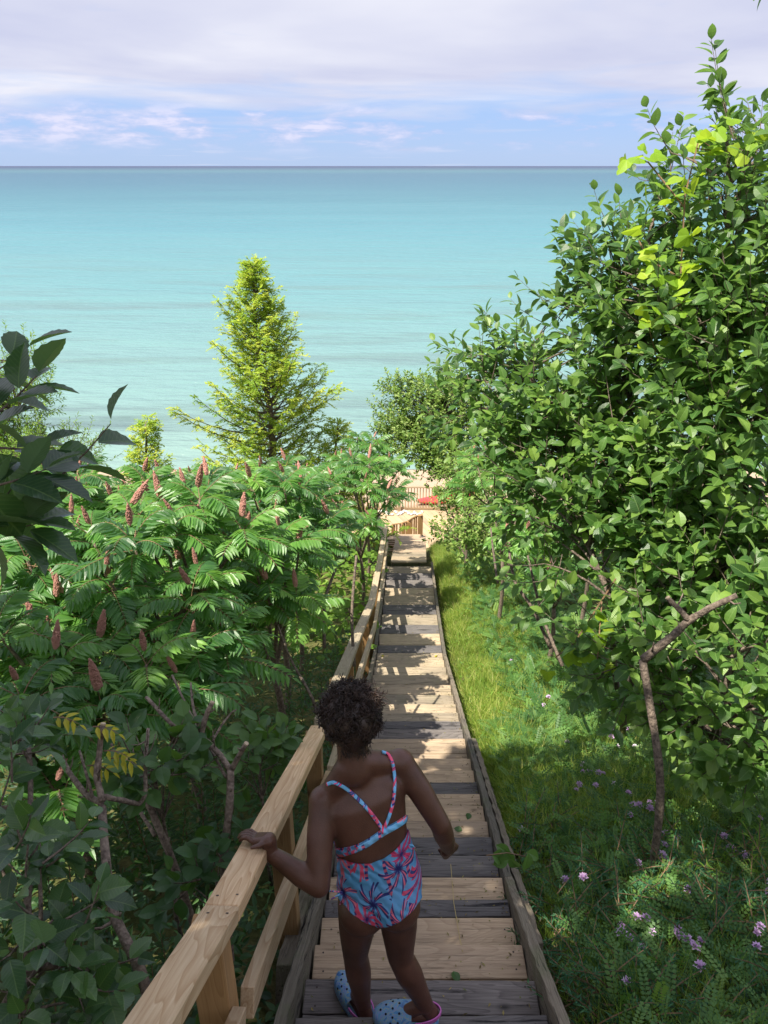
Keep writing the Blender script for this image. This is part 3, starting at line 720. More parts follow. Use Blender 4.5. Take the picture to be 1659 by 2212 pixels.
def frond(mb, rach, base, d, ln, npair, lw, droop, tint):
    """one pinnate leaf: arching rachis with drooping toothed leaflets"""
    d = Vector(d).normalized(); hz = Vector((d.x, d.y, 0)); hz = hz.normalized() if hz.length > .05 else Vector((1, 0, 0))
    p0 = Vector(base); p1 = p0 + d * ln * .55; p2 = p0 + d * ln * .75 + hz * ln * .22 - Vector((0, 0, droop * ln))
    pts = bez(p0, p1, p2, 7); tube(mb, pts, [.0032, .003, .0027, .0022, .0018, .0014, .001], 3, cap=False, mat=1)
    O, D, Nn, S_, T_ = [], [], [], [], []
    for j in range(npair):
        t = .16 + .82 * j / npair; q = t * 6; i = min(5, int(q)); p = pts[i].lerp(pts[i + 1], q - i)
        ax = (pts[i + 1] - pts[i]).normalized(); side = ax.cross(Vector((0, 0, 1)))
        side = side.normalized() if side.length > .05 else Vector((1, 0, 0)); up = side.cross(ax)
        fl = lw * (.62 + .75 * math.sin(math.pi * min(1, t * .86 + .10)))
        for s_ in (-1, 1):
            dd = side * s_ * 1.0 + ax * (.38 + .5 * t) - up * random.uniform(.10, .45)
            O.append(p); D.append(dd); Nn.append(up + side * s_ * random.uniform(.1, .45) + Vector((random.gauss(0, .12),) * 3)); S_.append(fl * random.uniform(.9, 1.08)); T_.append(tint + random.uniform(-.12, .12))
    O.append(pts[-1]); D.append(pts[-1] - pts[-2]); Nn.append(Vector((0, 0, 1))); S_.append(lw * .8); T_.append(tint)
    mb.inst(LANCE[0], LANCE[1], np.array(O), frames(np.array(D), np.array(Nn)), np.array(S_), np.clip(np.array(T_), 0, 1))

def sumac(x, f, h, r, label, ntip=12, fruit=.55, seed=0, fr_len=.39, lean=(0, 0), npair=10, lw=.088, group='staghorn sumacs with red fruit cones', tilt=0.0):
    random.seed(seed + 100)
    g = float(gz(x, f)); root = empty('sumac_shrub', (x, f, g), label, 'shrub', group)
    bark, lf, rc_ = MB(), MB(), MB()
    t0 = Vector((x, f, g - .1)); fork = Vector((x + lean[0] * .5, f + lean[1] * .5, g + h * .38))
    tube(bark, bez(t0, t0.lerp(fork, .5) + Vector((.08, .05, 0)), fork, 6), [.034, .032, .03, .028, .026, .024], 7, wob=.06)
    subs = []
    for i in range(4):
        a = i * 1.57 + random.random(); e = fork + Vector((math.cos(a) * r * .38, math.sin(a) * r * .38, h * .24))
        tube(bark, bez(fork, fork.lerp(e, .4) + Vector((0, 0, .05)), e, 5), [.022, .02, .018, .016, .015], 6, wob=.05); subs.append(e)
    for i in range(ntip):
        a = i * 2.399 + random.uniform(-.3, .3); q = math.sqrt((i + .5) / ntip)
        tip = Vector((x + lean[0] + math.cos(a) * r * q, f + lean[1] + math.sin(a) * r * q, g + h * (1 - .20 * q * q) - .24 + random.uniform(-.16, .12) + tilt * math.cos(a) * q))
        s_ = min(subs, key=lambda e: (e - tip).length)
        tube(bark, bez(s_, s_.lerp(tip, .6) + Vector((0, 0, -.08)), tip, 6), [.014, .013, .012, .010, .009, .008], 6)
        nf = random.randint(9, 12); base_t = random.random()
        for j in range(nf):
            b = a + j * 2.4 + random.uniform(-.2, .2); el = random.uniform(.15, .85) if j > 2 else random.uniform(.7, 1.1)
            d = Vector((math.cos(b) * math.cos(el), math.sin(b) * math.cos(el), math.sin(el)))
            frond(lf, rc_, tip - Vector((0, 0, .14 * (j / nf))), d, fr_len * random.uniform(.75, 1.15), npair, lw, random.uniform(.18, .5), min(1, max(0, .25 + .55 * base_t + random.uniform(-.2, .2))))
        if random.random() < fruit + .3:
            o = bpy.data.objects.new('fruit_cluster', random.choice(FRM)); COL.objects.link(o); o.parent = root
            s2 = random.uniform(.09, .175); w2 = s2 * random.uniform(.50, .72); o.scale = (w2, w2, s2)
            o.location = tip - Vector((x, f, g)) + Vector((0, 0, .10)); o.rotation_euler = (random.gauss(0, .28), random.gauss(0, .28), random.random() * 6)
    # a few low fronds on the way up
    for i in range(6):
        s_ = random.choice(subs); b = random.random() * 6.28
        frond(lf, rc_, s_, (math.cos(b), math.sin(b), .3), fr_len * .9, npair, lw, .5, .3)
    bark.build('trunk', SBARK, root, smooth=True); lf.build('foliage', [LF_SUMAC, TWIG], root)
    return root
SL = [
 (-1.15, 3.3, 1.8, .38, 'sumac nearest the child, low and shaded beside the handrail', 5, .3, 1),
 (-1.75, 3.0, 1.95, .62, 'shaded blue-green sumac at the left edge with dark red cones', 11, .6, 2),
 (-2.30, 3.9, 2.55, .70, 'sumac at the far left edge behind the apple leaves', 12, .5, 3),
 (-1.42, 4.1, 2.62, .66, 'sumac with the two largest upright red cones, mid left', 13, .6, 4),
 (-.86, 4.7, 2.35, .42, 'slim sumac leaning over the dark gap left of the handrail', 7, .4, 5),
 (-2.75, 5.3, 2.95, .80, 'sumac in full sun at left, second row from the front', 13, .55, 6),
 (-1.75, 5.5, 2.95, .78, 'broad sunlit sumac in the middle of the left thicket', 14, .65, 7),
 (-1.02, 6.1, 2.75, .55, 'bright green sumac leaning toward the stairs, left side', 10, .6, 8),
 (-3.50, 7.0, 3.05, .95, 'sumac at the left behind the sunlit front row', 13, .55, 9),
 (-2.20, 7.2, 3.0, .90, 'sumac crown just in front of the cedar foot', 14, .7, 10),
 (-1.10, 7.9, 2.95, .70, 'sumac with many small cones right of centre in the left thicket', 12, .75, 11),
 (-4.3, 9.0, 3.5, 1.0, 'distant sumac at the left shore edge', 12, .5, 12),
 (-2.95, 9.2, 3.1, .95, 'distant sumac left of the cedar trunk', 13, .6, 13),
 (-1.55, 9.6, 3.1, .90, 'distant sumac right of the cedar trunk', 13, .7, 14),
 (-.38, 10.6, 2.9, .70, 'sumac arching over the far end of the handrail', 11, .7, 15),
 (-.32, 12.4, 3.2, .66, 'sumac farthest down the left of the stairs by the deck', 10, .6, 16),
]
for (x, f, h, r, lab, nt_, fr_, sd) in SL:
    far = f > 8
    sumac(x, f, h, r, lab, nt_, fr_, sd, npair=9 if far else 11, lw=.086)
SR = [
 (2.05, 7.6, 2.3, .65, 'sumac on the right overhanging the far grass path', 10, .5, 31),
 (1.75, 9.6, 3.0, .65, 'sumac right of the deck with pale cones at its edge', 10, .6, 32),
 (2.9, 9.2, 3.5, .9, 'sumac glimpsed behind the broadleaf shrub, right of centre', 12, .7, 33),
 (4.1, 9.3, 3.9, 1.0, 'sumac farthest right behind the broadleaf shrub', 13, .7, 34),
 (2.2, 11.6, 3.2, .8, 'small sumac beyond the right hedge near the olive bush', 10, .5, 35),
]
for (x, f, h, r, lab, nt_, fr_, sd) in SR:
    sumac(x, f, h, r, lab, nt_, fr_, sd, npair=8, lw=.086)

# ------------------------------------------------------------------ cedar and its small neighbours
def cedar(x, f, h, r, label, n, seed, name='cedar_tree', low=.10, cat='tree', density=1.0):
    random.seed(seed); g = float(gz(x, f)); root = empty(name, (x, f, g), label, cat)
    tr, lf = MB(), MB()
    tp = [Vector((x + .06 * math.sin(i * 1.3) - .03 * i * (h / 6), f + .04 * math.cos(i * 1.7), g + h * i / 11)) for i in range(12)]
    tube(tr, tp, [.10 * (1 - i / 12.5) * (h / 6) + .008 for i in range(12)], 8, wob=.05)
    O, D, Nn, S_, T_ = [], [], [], [], []
    for k in range(n):
        t = low + (1 - low) * (k / n) ** .85
        a = k * 2.399 + random.uniform(-.5, .5)
        lob = .78 + .42 * math.sin(a * 2 + t * 9 + seed) * math.sin(t * 14 + seed)
        env = r * max(0, (1 - t)) ** .95 * lob; env = min(env, 1.6 * lob) + .12
        L_ = env * random.choice((.5, .75, .9, 1.0, 1.0, 1.18))
        q = t * 11; i = min(10, int(q)); b = tp[i].lerp(tp[i + 1], q - i)
        el = random.uniform(.0, .35) + .55 * t; d = Vector((math.cos(a) * math.cos(el), math.sin(a) * math.cos(el), math.sin(el)))
        e = b + d * L_ + Vector((0, 0, .12 * L_)); m_ = b + d * L_ * .55 - Vector((0, 0, .12 * L_))
        pts = bez(b, m_, e, 6); rr = .006 + .011 * L_
        tube(tr, pts, [rr, rr * .8, rr * .6, rr * .45, rr * .3, rr * .15], 4, cap=False)
        ns = int((4 + 11 * L_) * density); cl = random.gauss(.55, .2)
        for j in range(ns):
            u = .30 + .72 * (j / ns); q2 = min(1, u) * 5; i2 = min(4, int(q2)); p = pts[i2].lerp(pts[i2 + 1], q2 - i2)
            ax = (pts[i2 + 1] - pts[i2]).normalized(); sd = ax.cross(Vector((0, 0, 1))).normalized() * random.choice((-1, 1))
            sd = (sd * random.uniform(.3, 1) + ax * .9 + Vector((random.gauss(0, .3), random.gauss(0, .3), random.gauss(.0, .35)))).normalized()
            sl = random.uniform(.16, .34) * (1.15 - .4 * u); tt = min(1, max(0, cl + random.gauss(0, .15)))
            s2 = sd.cross(Vector((0, 0, 1))); s2 = s2.normalized() if s2.length > .1 else Vector((1, 0, 0))
            nz = random.randint(10, 14)
            for z in range(nz):                      # flat feathery spray, blades to both sides of a drooping rib
                w = z / nz; pp = p + sd * sl * w - Vector((0, 0, .35 * sl * w * w))
                dd = sd * .8 + s2 * (1 if z % 2 else -1) * .7 + Vector((random.gauss(0, .2), random.gauss(0, .2), random.gauss(-.25, .25)))
                O.append(pp); D.append(dd); Nn.append((random.gauss(0, .4), random.gauss(-.2, .4), 1)); S_.append((random.uniform(.020, .034), random.uniform(.06, .11) * (1.15 - .5 * w), .05)); T_.append(min(1, max(0, tt + random.uniform(-.15, .2) + .15 * w)))
    lf.inst(DIA[0], DIA[1], np.array([tuple(o) for o in O]), frames(np.array([tuple(o) for o in D]), np.array(Nn)), np.array(S_), np.array(T_))
    tr.build('trunk', BARK, root, smooth=True); lf.build('foliage', LF_CEDAR, root)
cedar(-2.15, 14.4, 6.45, 3.4, 'tall yellow-green cedar standing against the lake', 300, 5)
cedar(-4.45, 13.6, 3.7, 1.7, 'small ragged cedar left of the tall one', 75, 6, low=.2)
cedar(-.85, 14.9, 3.3, 1.6, 'low cedar bush between the tall cedar and the olive bush', 60, 8, low=.15)

def bush(name, label, cat, blobs, mat, leaf, dens, trunk, seed, tmpl=OVAL, shoot=.3, nleaf=9, up=.35, tw=.004, every=5, r0=.03, bark=BARK, extra=None, droop=.25, lift=.5, tints=None, rootloc=None, group=None, upn=.9):
    """tree or shrub: trunk line(s), limbs to the twigs, leafy shoots through the crown masses"""
    global rng
    random.seed(seed); rng = np.random.default_rng(seed)
    base = trunk[0][0] if isinstance(trunk[0], list) else trunk[0]
    root = empty(name, tuple(base), label, cat, group)
    st, lf = MB(), MB(); lines = trunk if isinstance(trunk[0], list) else [trunk]
    allp = []
    for ln in lines:
        ln = [Vector(p) for p in ln]; dense = []
        for i in range(len(ln) - 1):
            for t in np.linspace(0, 1, 5)[:-1]: dense.append(ln[i].lerp(ln[i + 1], t) + Vector((random.gauss(0, .012), random.gauss(0, .012), 0)))
        dense.append(ln[-1]); k = len(dense); rr = r0 * (1 if ln is lines[0] else .8)
        tube(st, dense, [rr * (1 - .75 * i / k) + .004 for i in range(k)], 8, wob=.08); allp += dense
    B, D, Ln = blob_shoots(blobs, dens, shoot, up)
    if extra:
        eb, ed, el = extra
        B = np.concatenate([B, np.array([tuple(p) for p in eb])]); D = np.concatenate([D, np.array([tuple(p) for p in ed])]); Ln = np.concatenate([Ln, np.array(el)])
        limb_net(st, allp, [np.array(tuple(p)) for p in eb], r0 * .4, 1)
    limb_net(st, allp, B, r0 * .6, every)
    shoots(lf, st, B, D, Ln, None, leaf, nleaf, tw, tmpl, droop=droop, lift=lift, tints=tints, upn=upn)
    st.build('trunk', bark, root, smooth=True); lf.build('foliage', mat, root, smooth=False)
    return root

c = P(1000, 930, 17.0); g = float(gz(c.x, c.y))
bush('olive_bush', 'round pale olive bush with tiny leaves beside the deck', 'bush',
     [(tuple(P(895, 895, 17.2)), (.85, .9, .62)), (tuple(P(1000, 890, 17.2)), (1.0, .9, .85)), (tuple(P(950, 960, 16.8)), (.75, .7, .5)), (tuple(P(1000, 1020, 16.5)), (.62, .7, .6)), (tuple(P(860, 860, 17.2)), (.4, .4, .35)), (tuple(P(885, 965, 16.8)), (.55, .6, .42)), (tuple(P(930, 1005, 16.6)), (.42, .5, .35)), (tuple(P(850, 930, 17)), (.4, .4, .3)), (tuple(P(960, 840, 17.4)), (.6, .5, .35))], LF_OLIVE, .085, 75,
     [(c.x, c.y, g), (c.x - .05, c.y, g + 1), tuple(P(970, 930, 17.0))], 21, shoot=.34, nleaf=13, up=.6)
c = P(1010, 1120, 14.5); g = float(gz(c.x, c.y))
bush('landing_bush', 'small-leaved bush crowding in on the right of the boardwalk landing', 'bush',
     [(tuple(P(1000, 1095, 15.0)), (.55, .6, .42)), (tuple(P(1010, 1040, 15.2)), (.6, .6, .45)), (tuple(P(1010, 1170, 13.2)), (.42, .5, .30)), (tuple(P(960, 1150, 15.2)), (.22, .3, .2)), (tuple(P(1060, 1130, 13.5)), (.5, .5, .5))], LF_OLIVE, .075, 85,
     [(c.x, c.y, g), tuple(P(1010, 1120, 14.8)), tuple(P(1005, 1060, 15.0))], 24, shoot=.28, nleaf=11, up=.4)
c = P(30, 900, 12.5); g = float(gz(c.x, c.y))
bush('locust_tree', 'feathery yellow-green tree behind the apple leaves at the left edge', 'tree',
     [(tuple(P(15, 850, 12.5)), (.75, .7, .95)), (tuple(P(55, 990, 12.5)), (.75, .7, .6)), (tuple(P(-70, 900, 12.8)), (.8, .7, 1.0))], LF_LIGHT, .075, 110,
     [(c.x, c.y, g), (c.x, c.y, g + 1.5), tuple(P(20, 780, 12.5))], 22, tmpl=[LANCE], shoot=.32, nleaf=14, up=.4)
c = P(150, 960, 10.5); g = float(gz(c.x, c.y))
bush('wispy_shrub', 'loose light green shrub with thin drooping sprays left of the lake gap', 'shrub',
     [(tuple(P(140, 985, 10.5)), (.45, .4, .35)), (tuple(P(60, 1030, 10.5)), (.6, .5, .4))], LF_LIGHT, .06, 120,
     [(c.x, c.y, g), (c.x, c.y, g + 1.5), tuple(P(140, 990, 10.5))], 23, tmpl=[LANCE], shoot=.4, nleaf=16, up=.25)

# ------------------------------------------------------------------ broadleaf shrubs on the right
def BL(lst): return [(tuple(P(x, y, d)), (r, r * .95, r * .95)) for (x, y, d, r) in lst]
def EX(lst):
    b, dd, ln = [], [], []
    for (x0, y0, x1, y1, d, d2) in lst:
        p = P(x0, y0, d); q = P(x1, y1, d2); b.append(p); dd.append((q - p).normalized() - Vector((0, 0, .25))); ln.append((q - p).length * 1.02)
    return b, dd, ln
gA = P(1560, 1330, 5.2); gAz = float(gz(3.0, 5.2))
bush('buckthorn_tree', 'tall glossy broadleaf tree at the right edge reaching above the horizon', 'tree',
     BL([(1640, 430, 5.2, .42), (1545, 520, 5.1, .40), (1600, 620, 4.8, .5), (1500, 720, 5.0, .5), (1640, 780, 4.6, .5), (1440, 420, 5.4, .14), (1390, 640, 5.4, .36), (1560, 900, 4.7, .5), (1640, 1000, 4.4, .45), (1660, 300, 5.3, .25)]),
     LF_SHRUB, .115, 64, [[(3.0, 5.2, gAz), tuple(P(1620, 1150, 5.2)), tuple(P(1560, 800, 5.1)), tuple(P(1570, 500, 5.0)), tuple(P(1570, 300, 4.9))],
      [tuple(P(1600, 1000, 5.2)), tuple(P(1480, 700, 5.2)), tuple(P(1400, 520, 5.3))], [tuple(P(1590, 950, 5.1)), tuple(P(1680, 600, 4.9))]], 41, shoot=.38, nleaf=9, every=4,
     extra=EX([(1590, 300, 1550, 80, 4.8, 4.75), (1585, 300, 1556, 100, 4.8, 4.8), (1588, 310, 1560, 160, 4.78, 4.75), (1450, 330, 1408, 232, 5.2, 5.2), (1500, 380, 1440, 290, 5.2, 5.2), (1480, 480, 1395, 445, 5.3, 5.4), (1640, 320, 1650, 215, 5.0, 5.0), (1600, 330, 1630, 270, 5, 5), (1430, 560, 1330, 500, 5.4, 5.5)]))
gz2 = float(gz(2.35, 5.9))
bush('dogwood_shrub', 'broadleaf shrub arching left toward the lake, right of the deck', 'shrub',
     BL([(1330, 560, 5.6, .20), (1300, 690, 5.7, .42), (1420, 800, 5.5, .45), (1200, 790, 5.9, .36), (1110, 770, 6.1, .26), (1310, 870, 5.5, .45), (1160, 900, 5.7, .38), (1060, 880, 6.0, .30), (1240, 1000, 5.4, .42), (1130, 1010, 5.6, .30), (1040, 770, 6.2, .15), (1380, 960, 5.2, .42)]),
     LF_SHRUB, .112, 58, [[(2.35, 5.9, gz2), tuple(P(1300, 1130, 5.7)), tuple(P(1240, 960, 5.7)), tuple(P(1140, 800, 5.9))],
      [tuple(P(1300, 1130, 5.7)), tuple(P(1360, 900, 5.6)), tuple(P(1340, 620, 5.6))], [tuple(P(1300, 1100, 5.7)), tuple(P(1440, 850, 5.5))]], 42, shoot=.38, nleaf=9, every=4,
     extra=EX([(1330, 520, 1290, 400, 5.5, 5.5), (1310, 520, 1200, 492, 5.6, 5.7), (1350, 520, 1340, 415, 5.5, 5.5), (1250, 680, 1130, 590, 5.8, 5.9), (1260, 650, 1215, 600, 5.8, 5.8), (1060, 770, 945, 728, 6.1, 6.2), (1060, 800, 935, 775, 6.1, 6.2), (1100, 720, 1050, 665, 6.1, 6.1), (1180, 700, 1110, 640, 6.0, 6.1), (1320, 600, 1220, 570, 5.6, 5.7), (1380, 560, 1370, 480, 5.5, 5.5)]))
gz3 = float(gz(1.9, 4.6))
bush('dogwood_shrub', 'lower broadleaf shrub overhanging the shaded grass right of the stairs', 'shrub',
     BL([(1430, 1130, 4.9, .42), (1290, 1130, 5.0, .34), (1180, 1100, 5.2, .24), (1540, 1180, 4.6, .42), (1350, 1260, 4.7, .30), (1230, 1230, 4.9, .20), (1490, 1350, 4.4, .34), (1620, 1300, 4.2, .38), (1290, 1360, 4.6, .16), (1400, 1430, 4.4, .24)]),
     LF_SHRUB, .108, 92, [[(1.95, 4.75, gz3), tuple(P(1380, 1420, 4.8)), tuple(P(1400, 1200, 4.8)), tuple(P(1480, 1100, 4.7))],
      [tuple(P(1380, 1420, 4.8)), tuple(P(1270, 1180, 5.0))], [tuple(P(1400, 1350, 4.7)), tuple(P(1580, 1200, 4.4))]], 43, shoot=.34, nleaf=9, every=4)
gz4 = float(gz(2.3, 3.9))
bush('dogwood_shrub', 'rounded broadleaf shrub in sun at the right edge behind the pruned trunk', 'shrub',
     BL([(1560, 1480, 3.95, .30), (1650, 1500, 3.8, .30), (1480, 1500, 4.2, .22), (1640, 1400, 3.9, .25), (1600, 1580, 3.8, .22), (1560, 1390, 4.1, .26)]),
     LF_SHRUB, .095, 150, [[(2.2, 4.0, gz4), tuple(P(1560, 1560, 4.0)), tuple(P(1580, 1420, 3.9))], [tuple(P(1560, 1560, 4.0)), tuple(P(1660, 1500, 3.8))]], 44, shoot=.28, nleaf=9, every=3, tints=(.3, 1.0))

# grape vine climbing over the tall tree
def vine_leaf_t():
    ang = np.linspace(-math.pi * .86, math.pi * .86, 15); V = [(0, 0, 0)]
    for i, a in enumerate(ang):
        lob = 1 + .22 * math.cos(3 * a) + (.06 if i % 2 else -.05)
        V.append((math.sin(a) * .5 * lob, .35 + math.cos(a) * .52 * lob, -.12 * abs(math.sin(a))))
    return np.array(V), [(0, i, i + 1) for i in range(1, 15)]
VT = vine_leaf_t()
random.seed(51); rng = np.random.default_rng(51)
vr = empty('grape_vine', tuple(P(1500, 420, 4.9)), 'bright yellow-green grape vine draped over the top of the tall tree', 'vine')
st, lf = MB(), MB(); O, D, Nn, S_ = [], [], [], []
paths = [[(1470, 600, 4.6), (1480, 420, 4.6), (1510, 300, 4.7), (1540, 320, 4.7)], [(1480, 450, 4.6), (1400, 350, 4.8), (1350, 345, 4.9)], [(1470, 600, 4.5), (1400, 560, 4.7), (1380, 520, 4.8)],
         [(1500, 320, 4.7), (1580, 330, 4.7), (1640, 300, 4.8)], [(1480, 650, 4.4), (1400, 700, 4.8), (1420, 780, 4.9)]]
for pt in paths:
    pp = [P(*q) for q in pt]; tube(st, pp, .005, 4, cap=False)
    for i in range(len(pp) - 1):
        for t in np.arange(0, 1, .16):
            O.append(pp[i].lerp(pp[i + 1], t) + Vector((random.gauss(0, .05), random.gauss(-.06, .05), random.gauss(.02, .05)))); D.append(Vector((random.gauss(0, .7), random.gauss(-.3, .4), random.gauss(-.3, .3)))); Nn.append((random.gauss(0, .5), random.gauss(-.3, .4), 1)); S_.append(random.uniform(.06, .12))
lf.inst(VT[0], VT[1], np.array([tuple(o) for o in O]), frames(np.array([tuple(o) for o in D]), np.array(Nn)), np.array(S_))
st.build('stem', TWIG, vr); lf.build('leaves', LF_VINE, vr)
vr = empty('grape_vine', tuple(P(1240, 1400, 4.6)), 'few lobed vine leaves hanging low over the shaded grass', 'vine')
st, lf = MB(), MB(); O, D, Nn, S_ = [], [], [], []
for pt in [[(1330, 1250, 4.6), (1240, 1390, 4.5), (1200, 1420, 4.5)], [(1300, 1300, 4.6), (1290, 1430, 4.4)]]:
    pp = [P(*q) for q in pt]; tube(st, pp, .005, 4, cap=False)
    for i in range(len(pp) - 1):
        for t in (.2, .5, .8, 1.0):
            O.append(tuple(pp[i].lerp(pp[i + 1], t) + Vector((random.gauss(0, .05), random.gauss(-.04, .04), 0)))); D.append((random.gauss(0, .7), random.gauss(-.3, .4), -.5)); Nn.append((random.gauss(0, .4), -.5, 1)); S_.append(random.uniform(.06, .10))
lf.inst(VT[0], VT[1], np.array(O), frames(np.array(D), np.array(Nn)), np.array(S_)); st.build('stem', TWIG, vr); lf.build('leaves', LF_VINE, vr)

# pruned trunks
def pruned(label, lines, name='pruned_trunk', mat=BARK, cat='trunk'):
    base = lines[0][0][0]; root = empty(name, tuple(base), label, cat); mb = MB(); ct = MB()
    for (pts, r0, r1, cut) in lines:
        k = len(pts); dense = []
        for i in range(k - 1):
            for t in np.linspace(0, 1, 6)[:-1]: dense.append(pts[i].lerp(pts[i + 1], t) + Vector((random.gauss(0, .0022), random.gauss(0, .0022), random.gauss(0, .0022))))
        dense.append(pts[-1]); n = len(dense)
        for _ in range(3): dense = [dense[0]] + [(dense[i - 1] + dense[i] * 2 + dense[i + 1]) / 4 for i in range(1, n - 1)] + [dense[-1]]
        for _ in range(max(1, n // 6)):
            i = random.randint(2, n - 2); ax = (dense[i + 1 if i + 1 < n else i] - dense[i - 1]).normalized(); o_ = (ax.orthogonal().normalized() * random.choice((-1, 1)) + Vector((random.gauss(0, .4), random.gauss(0, .4), .7))).normalized(); l_ = random.uniform(.02, .09)
            tube(mb, [dense[i], dense[i] + o_ * l_ * .6, dense[i] + (o_ + Vector((0, 0, .3))) * l_], [r1 * .45, r1 * .3, r1 * .2], 5)
        tube(mb, dense, [(r0 + (r1 - r0) * i / (n - 1)) * .86 * (1 + .05 * math.sin(i * 1.9)) for i in range(n)], 9, wob=.06)
        if cut:
            e = dense[-1]; dd = (dense[-1] - dense[-2]).normalized(); tube(ct, [e, e + dd * .006], r1 * .84, 9)
    mb.build('bark', mat, root, smooth=True)
    if ct.n: ct.build('cut_end', CUT, root)
    return root
b0 = P(1440, 1760, 3.6); b0.z = float(gz(b0.x, b0.y)) - .05
pruned('grey bare trunk rising from the vetch with a sawn stub and a bent limb', [
    ([b0, P(1432, 1700, 3.62), P(1410, 1560, 3.65), P(1388, 1425, 3.65)], .024, .022, False),
    ([P(1388, 1425, 3.65), P(1440, 1385, 3.6), P(1488, 1340, 3.55), P(1540, 1310, 3.5), P(1592, 1286, 3.45)], .026, .016, False),
    ([P(1488, 1340, 3.55), P(1462, 1310, 3.55), P(1443, 1292, 3.55)], .017, .014, True)])
def Q4(x, y): return (x * .7233 / 1.8083, (2500 + y * .7233) / 1.8083)     # detail-view coordinates
def B4(x, y, d): return P(*Q4(x, y), d)
def grd(x, y, d):
    p = B4(x, y, d); p.z = float(gz(p.x, p.y)) - .05; return p
pruned('forked bare sumac trunk with two sawn ends, left of the rail', [
    ([grd(1200, 1500, 2.9), B4(1200, 1200, 2.85), B4(1240, 900, 2.85), B4(1245, 700, 2.9)], .020, .017, False),
    ([B4(1245, 700, 2.9), B4(1180, 610, 2.95), B4(1090, 520, 3.0), B4(1000, 520, 3.1), B4(900, 430, 3.1), B4(790, 310, 3.2)], .015, .009, False),
    ([B4(1085, 520, 3.0), B4(1105, 430, 3.0), B4(1145, 340, 3.0)], .014, .012, True),
    ([B4(1250, 700, 2.9), B4(1280, 640, 2.88), B4(1328, 562, 2.85)], .013, .011, True),
    ([B4(1080, 490, 3.0), B4(1040, 380, 3.1), B4(1030, 230, 3.2)], .009, .005, False),
    ([B4(1150, 545, 3.0), B4(1190, 470, 3.05), B4(1240, 400, 3.1), B4(1278, 375, 3.1)], .007, .003, False),
    ([B4(1220, 740, 2.9), B4(1150, 610, 3.0), B4(1060, 470, 3.2), B4(930, 190, 3.4)], .008, .006, False)], mat=SBARK)
pruned('sumac trunk with many bare forks in the shade at lower left', [
    ([grd(900, 2074, 1.9), B4(790, 1850, 2.0), B4(700, 1660, 2.1), B4(610, 1480, 2.2), B4(570, 1200, 2.35), B4(550, 900, 2.5)], .019, .016, False),
    ([B4(550, 870, 2.5), B4(520, 740, 2.55), B4(535, 600, 2.6), B4(556, 458, 2.6)], .014, .011, True),
    ([B4(550, 880, 2.5), B4(470, 840, 2.6), B4(370, 720, 2.7), B4(300, 560, 2.8), B4(250, 480, 2.9)], .013, .009, False),
    ([B4(560, 850, 2.5), B4(680, 870, 2.6), B4(750, 890, 2.7), B4(790, 840, 2.7), B4(785, 640, 2.8), B4(800, 480, 2.9)], .011, .008, False),
    ([B4(500, 850, 2.55), B4(470, 720, 2.6), B4(430, 600, 2.7)], .007, .005, False)], mat=SBARK)
pruned('slanting bare trunks crossing behind the forked one in deep shade', [
    ([grd(1100, 1600, 3.2), B4(930, 1180, 3.0), B4(850, 1000, 3.0), B4(790, 860, 3.0)], .019, .017, False),
    ([B4(750, 830, 3.0), B4(660, 750, 3.05), B4(565, 660, 3.1)], .011, .007, False),
    ([B4(840, 1060, 3.0), B4(740, 900, 3.1), B4(650, 680, 3.2), B4(600, 560, 3.2)], .010, .006, False)], mat=SBARK)
pruned('thin bare stem leaning left of the far handrail, nearest the deck', [([P(765, 1440, 6.3), P(758, 1330, 6.4), P(770, 1200, 6.5)], .018, .013, False)])
pruned('bare stem bending left in the dark gap beside the child\'s head', [([P(690, 1560, 4.8), P(672, 1500, 4.8), P(630, 1430, 4.9), P(600, 1350, 5.0)], .014, .008, False)])
pruned('short pale broken stem lit by the sun left of the far handrail', [([P(700, 1400, 5.6), P(700, 1290, 5.6), P(725, 1230, 5.7)], .016, .012, True)])
pruned('bare grey stem under the right hedge, the one with a knee bend', [([P(1190, 1400, 5.9), P(1150, 1310, 5.9), P(1110, 1260, 6.0), P(1100, 1190, 6.1)], .018, .012, False)])
pruned('straight bare stem under the right hedge, nearest the pruned trunk', [([P(1215, 1440, 5.6), P(1170, 1330, 5.8), P(1140, 1200, 6.0)], .016, .01, False)])
pruned('thin bare stem under the right sumac by the far stairs', [([P(1075, 1260, 7.2), P(1068, 1210, 7.3), P(1060, 1140, 7.5)], .014, .01, False)])

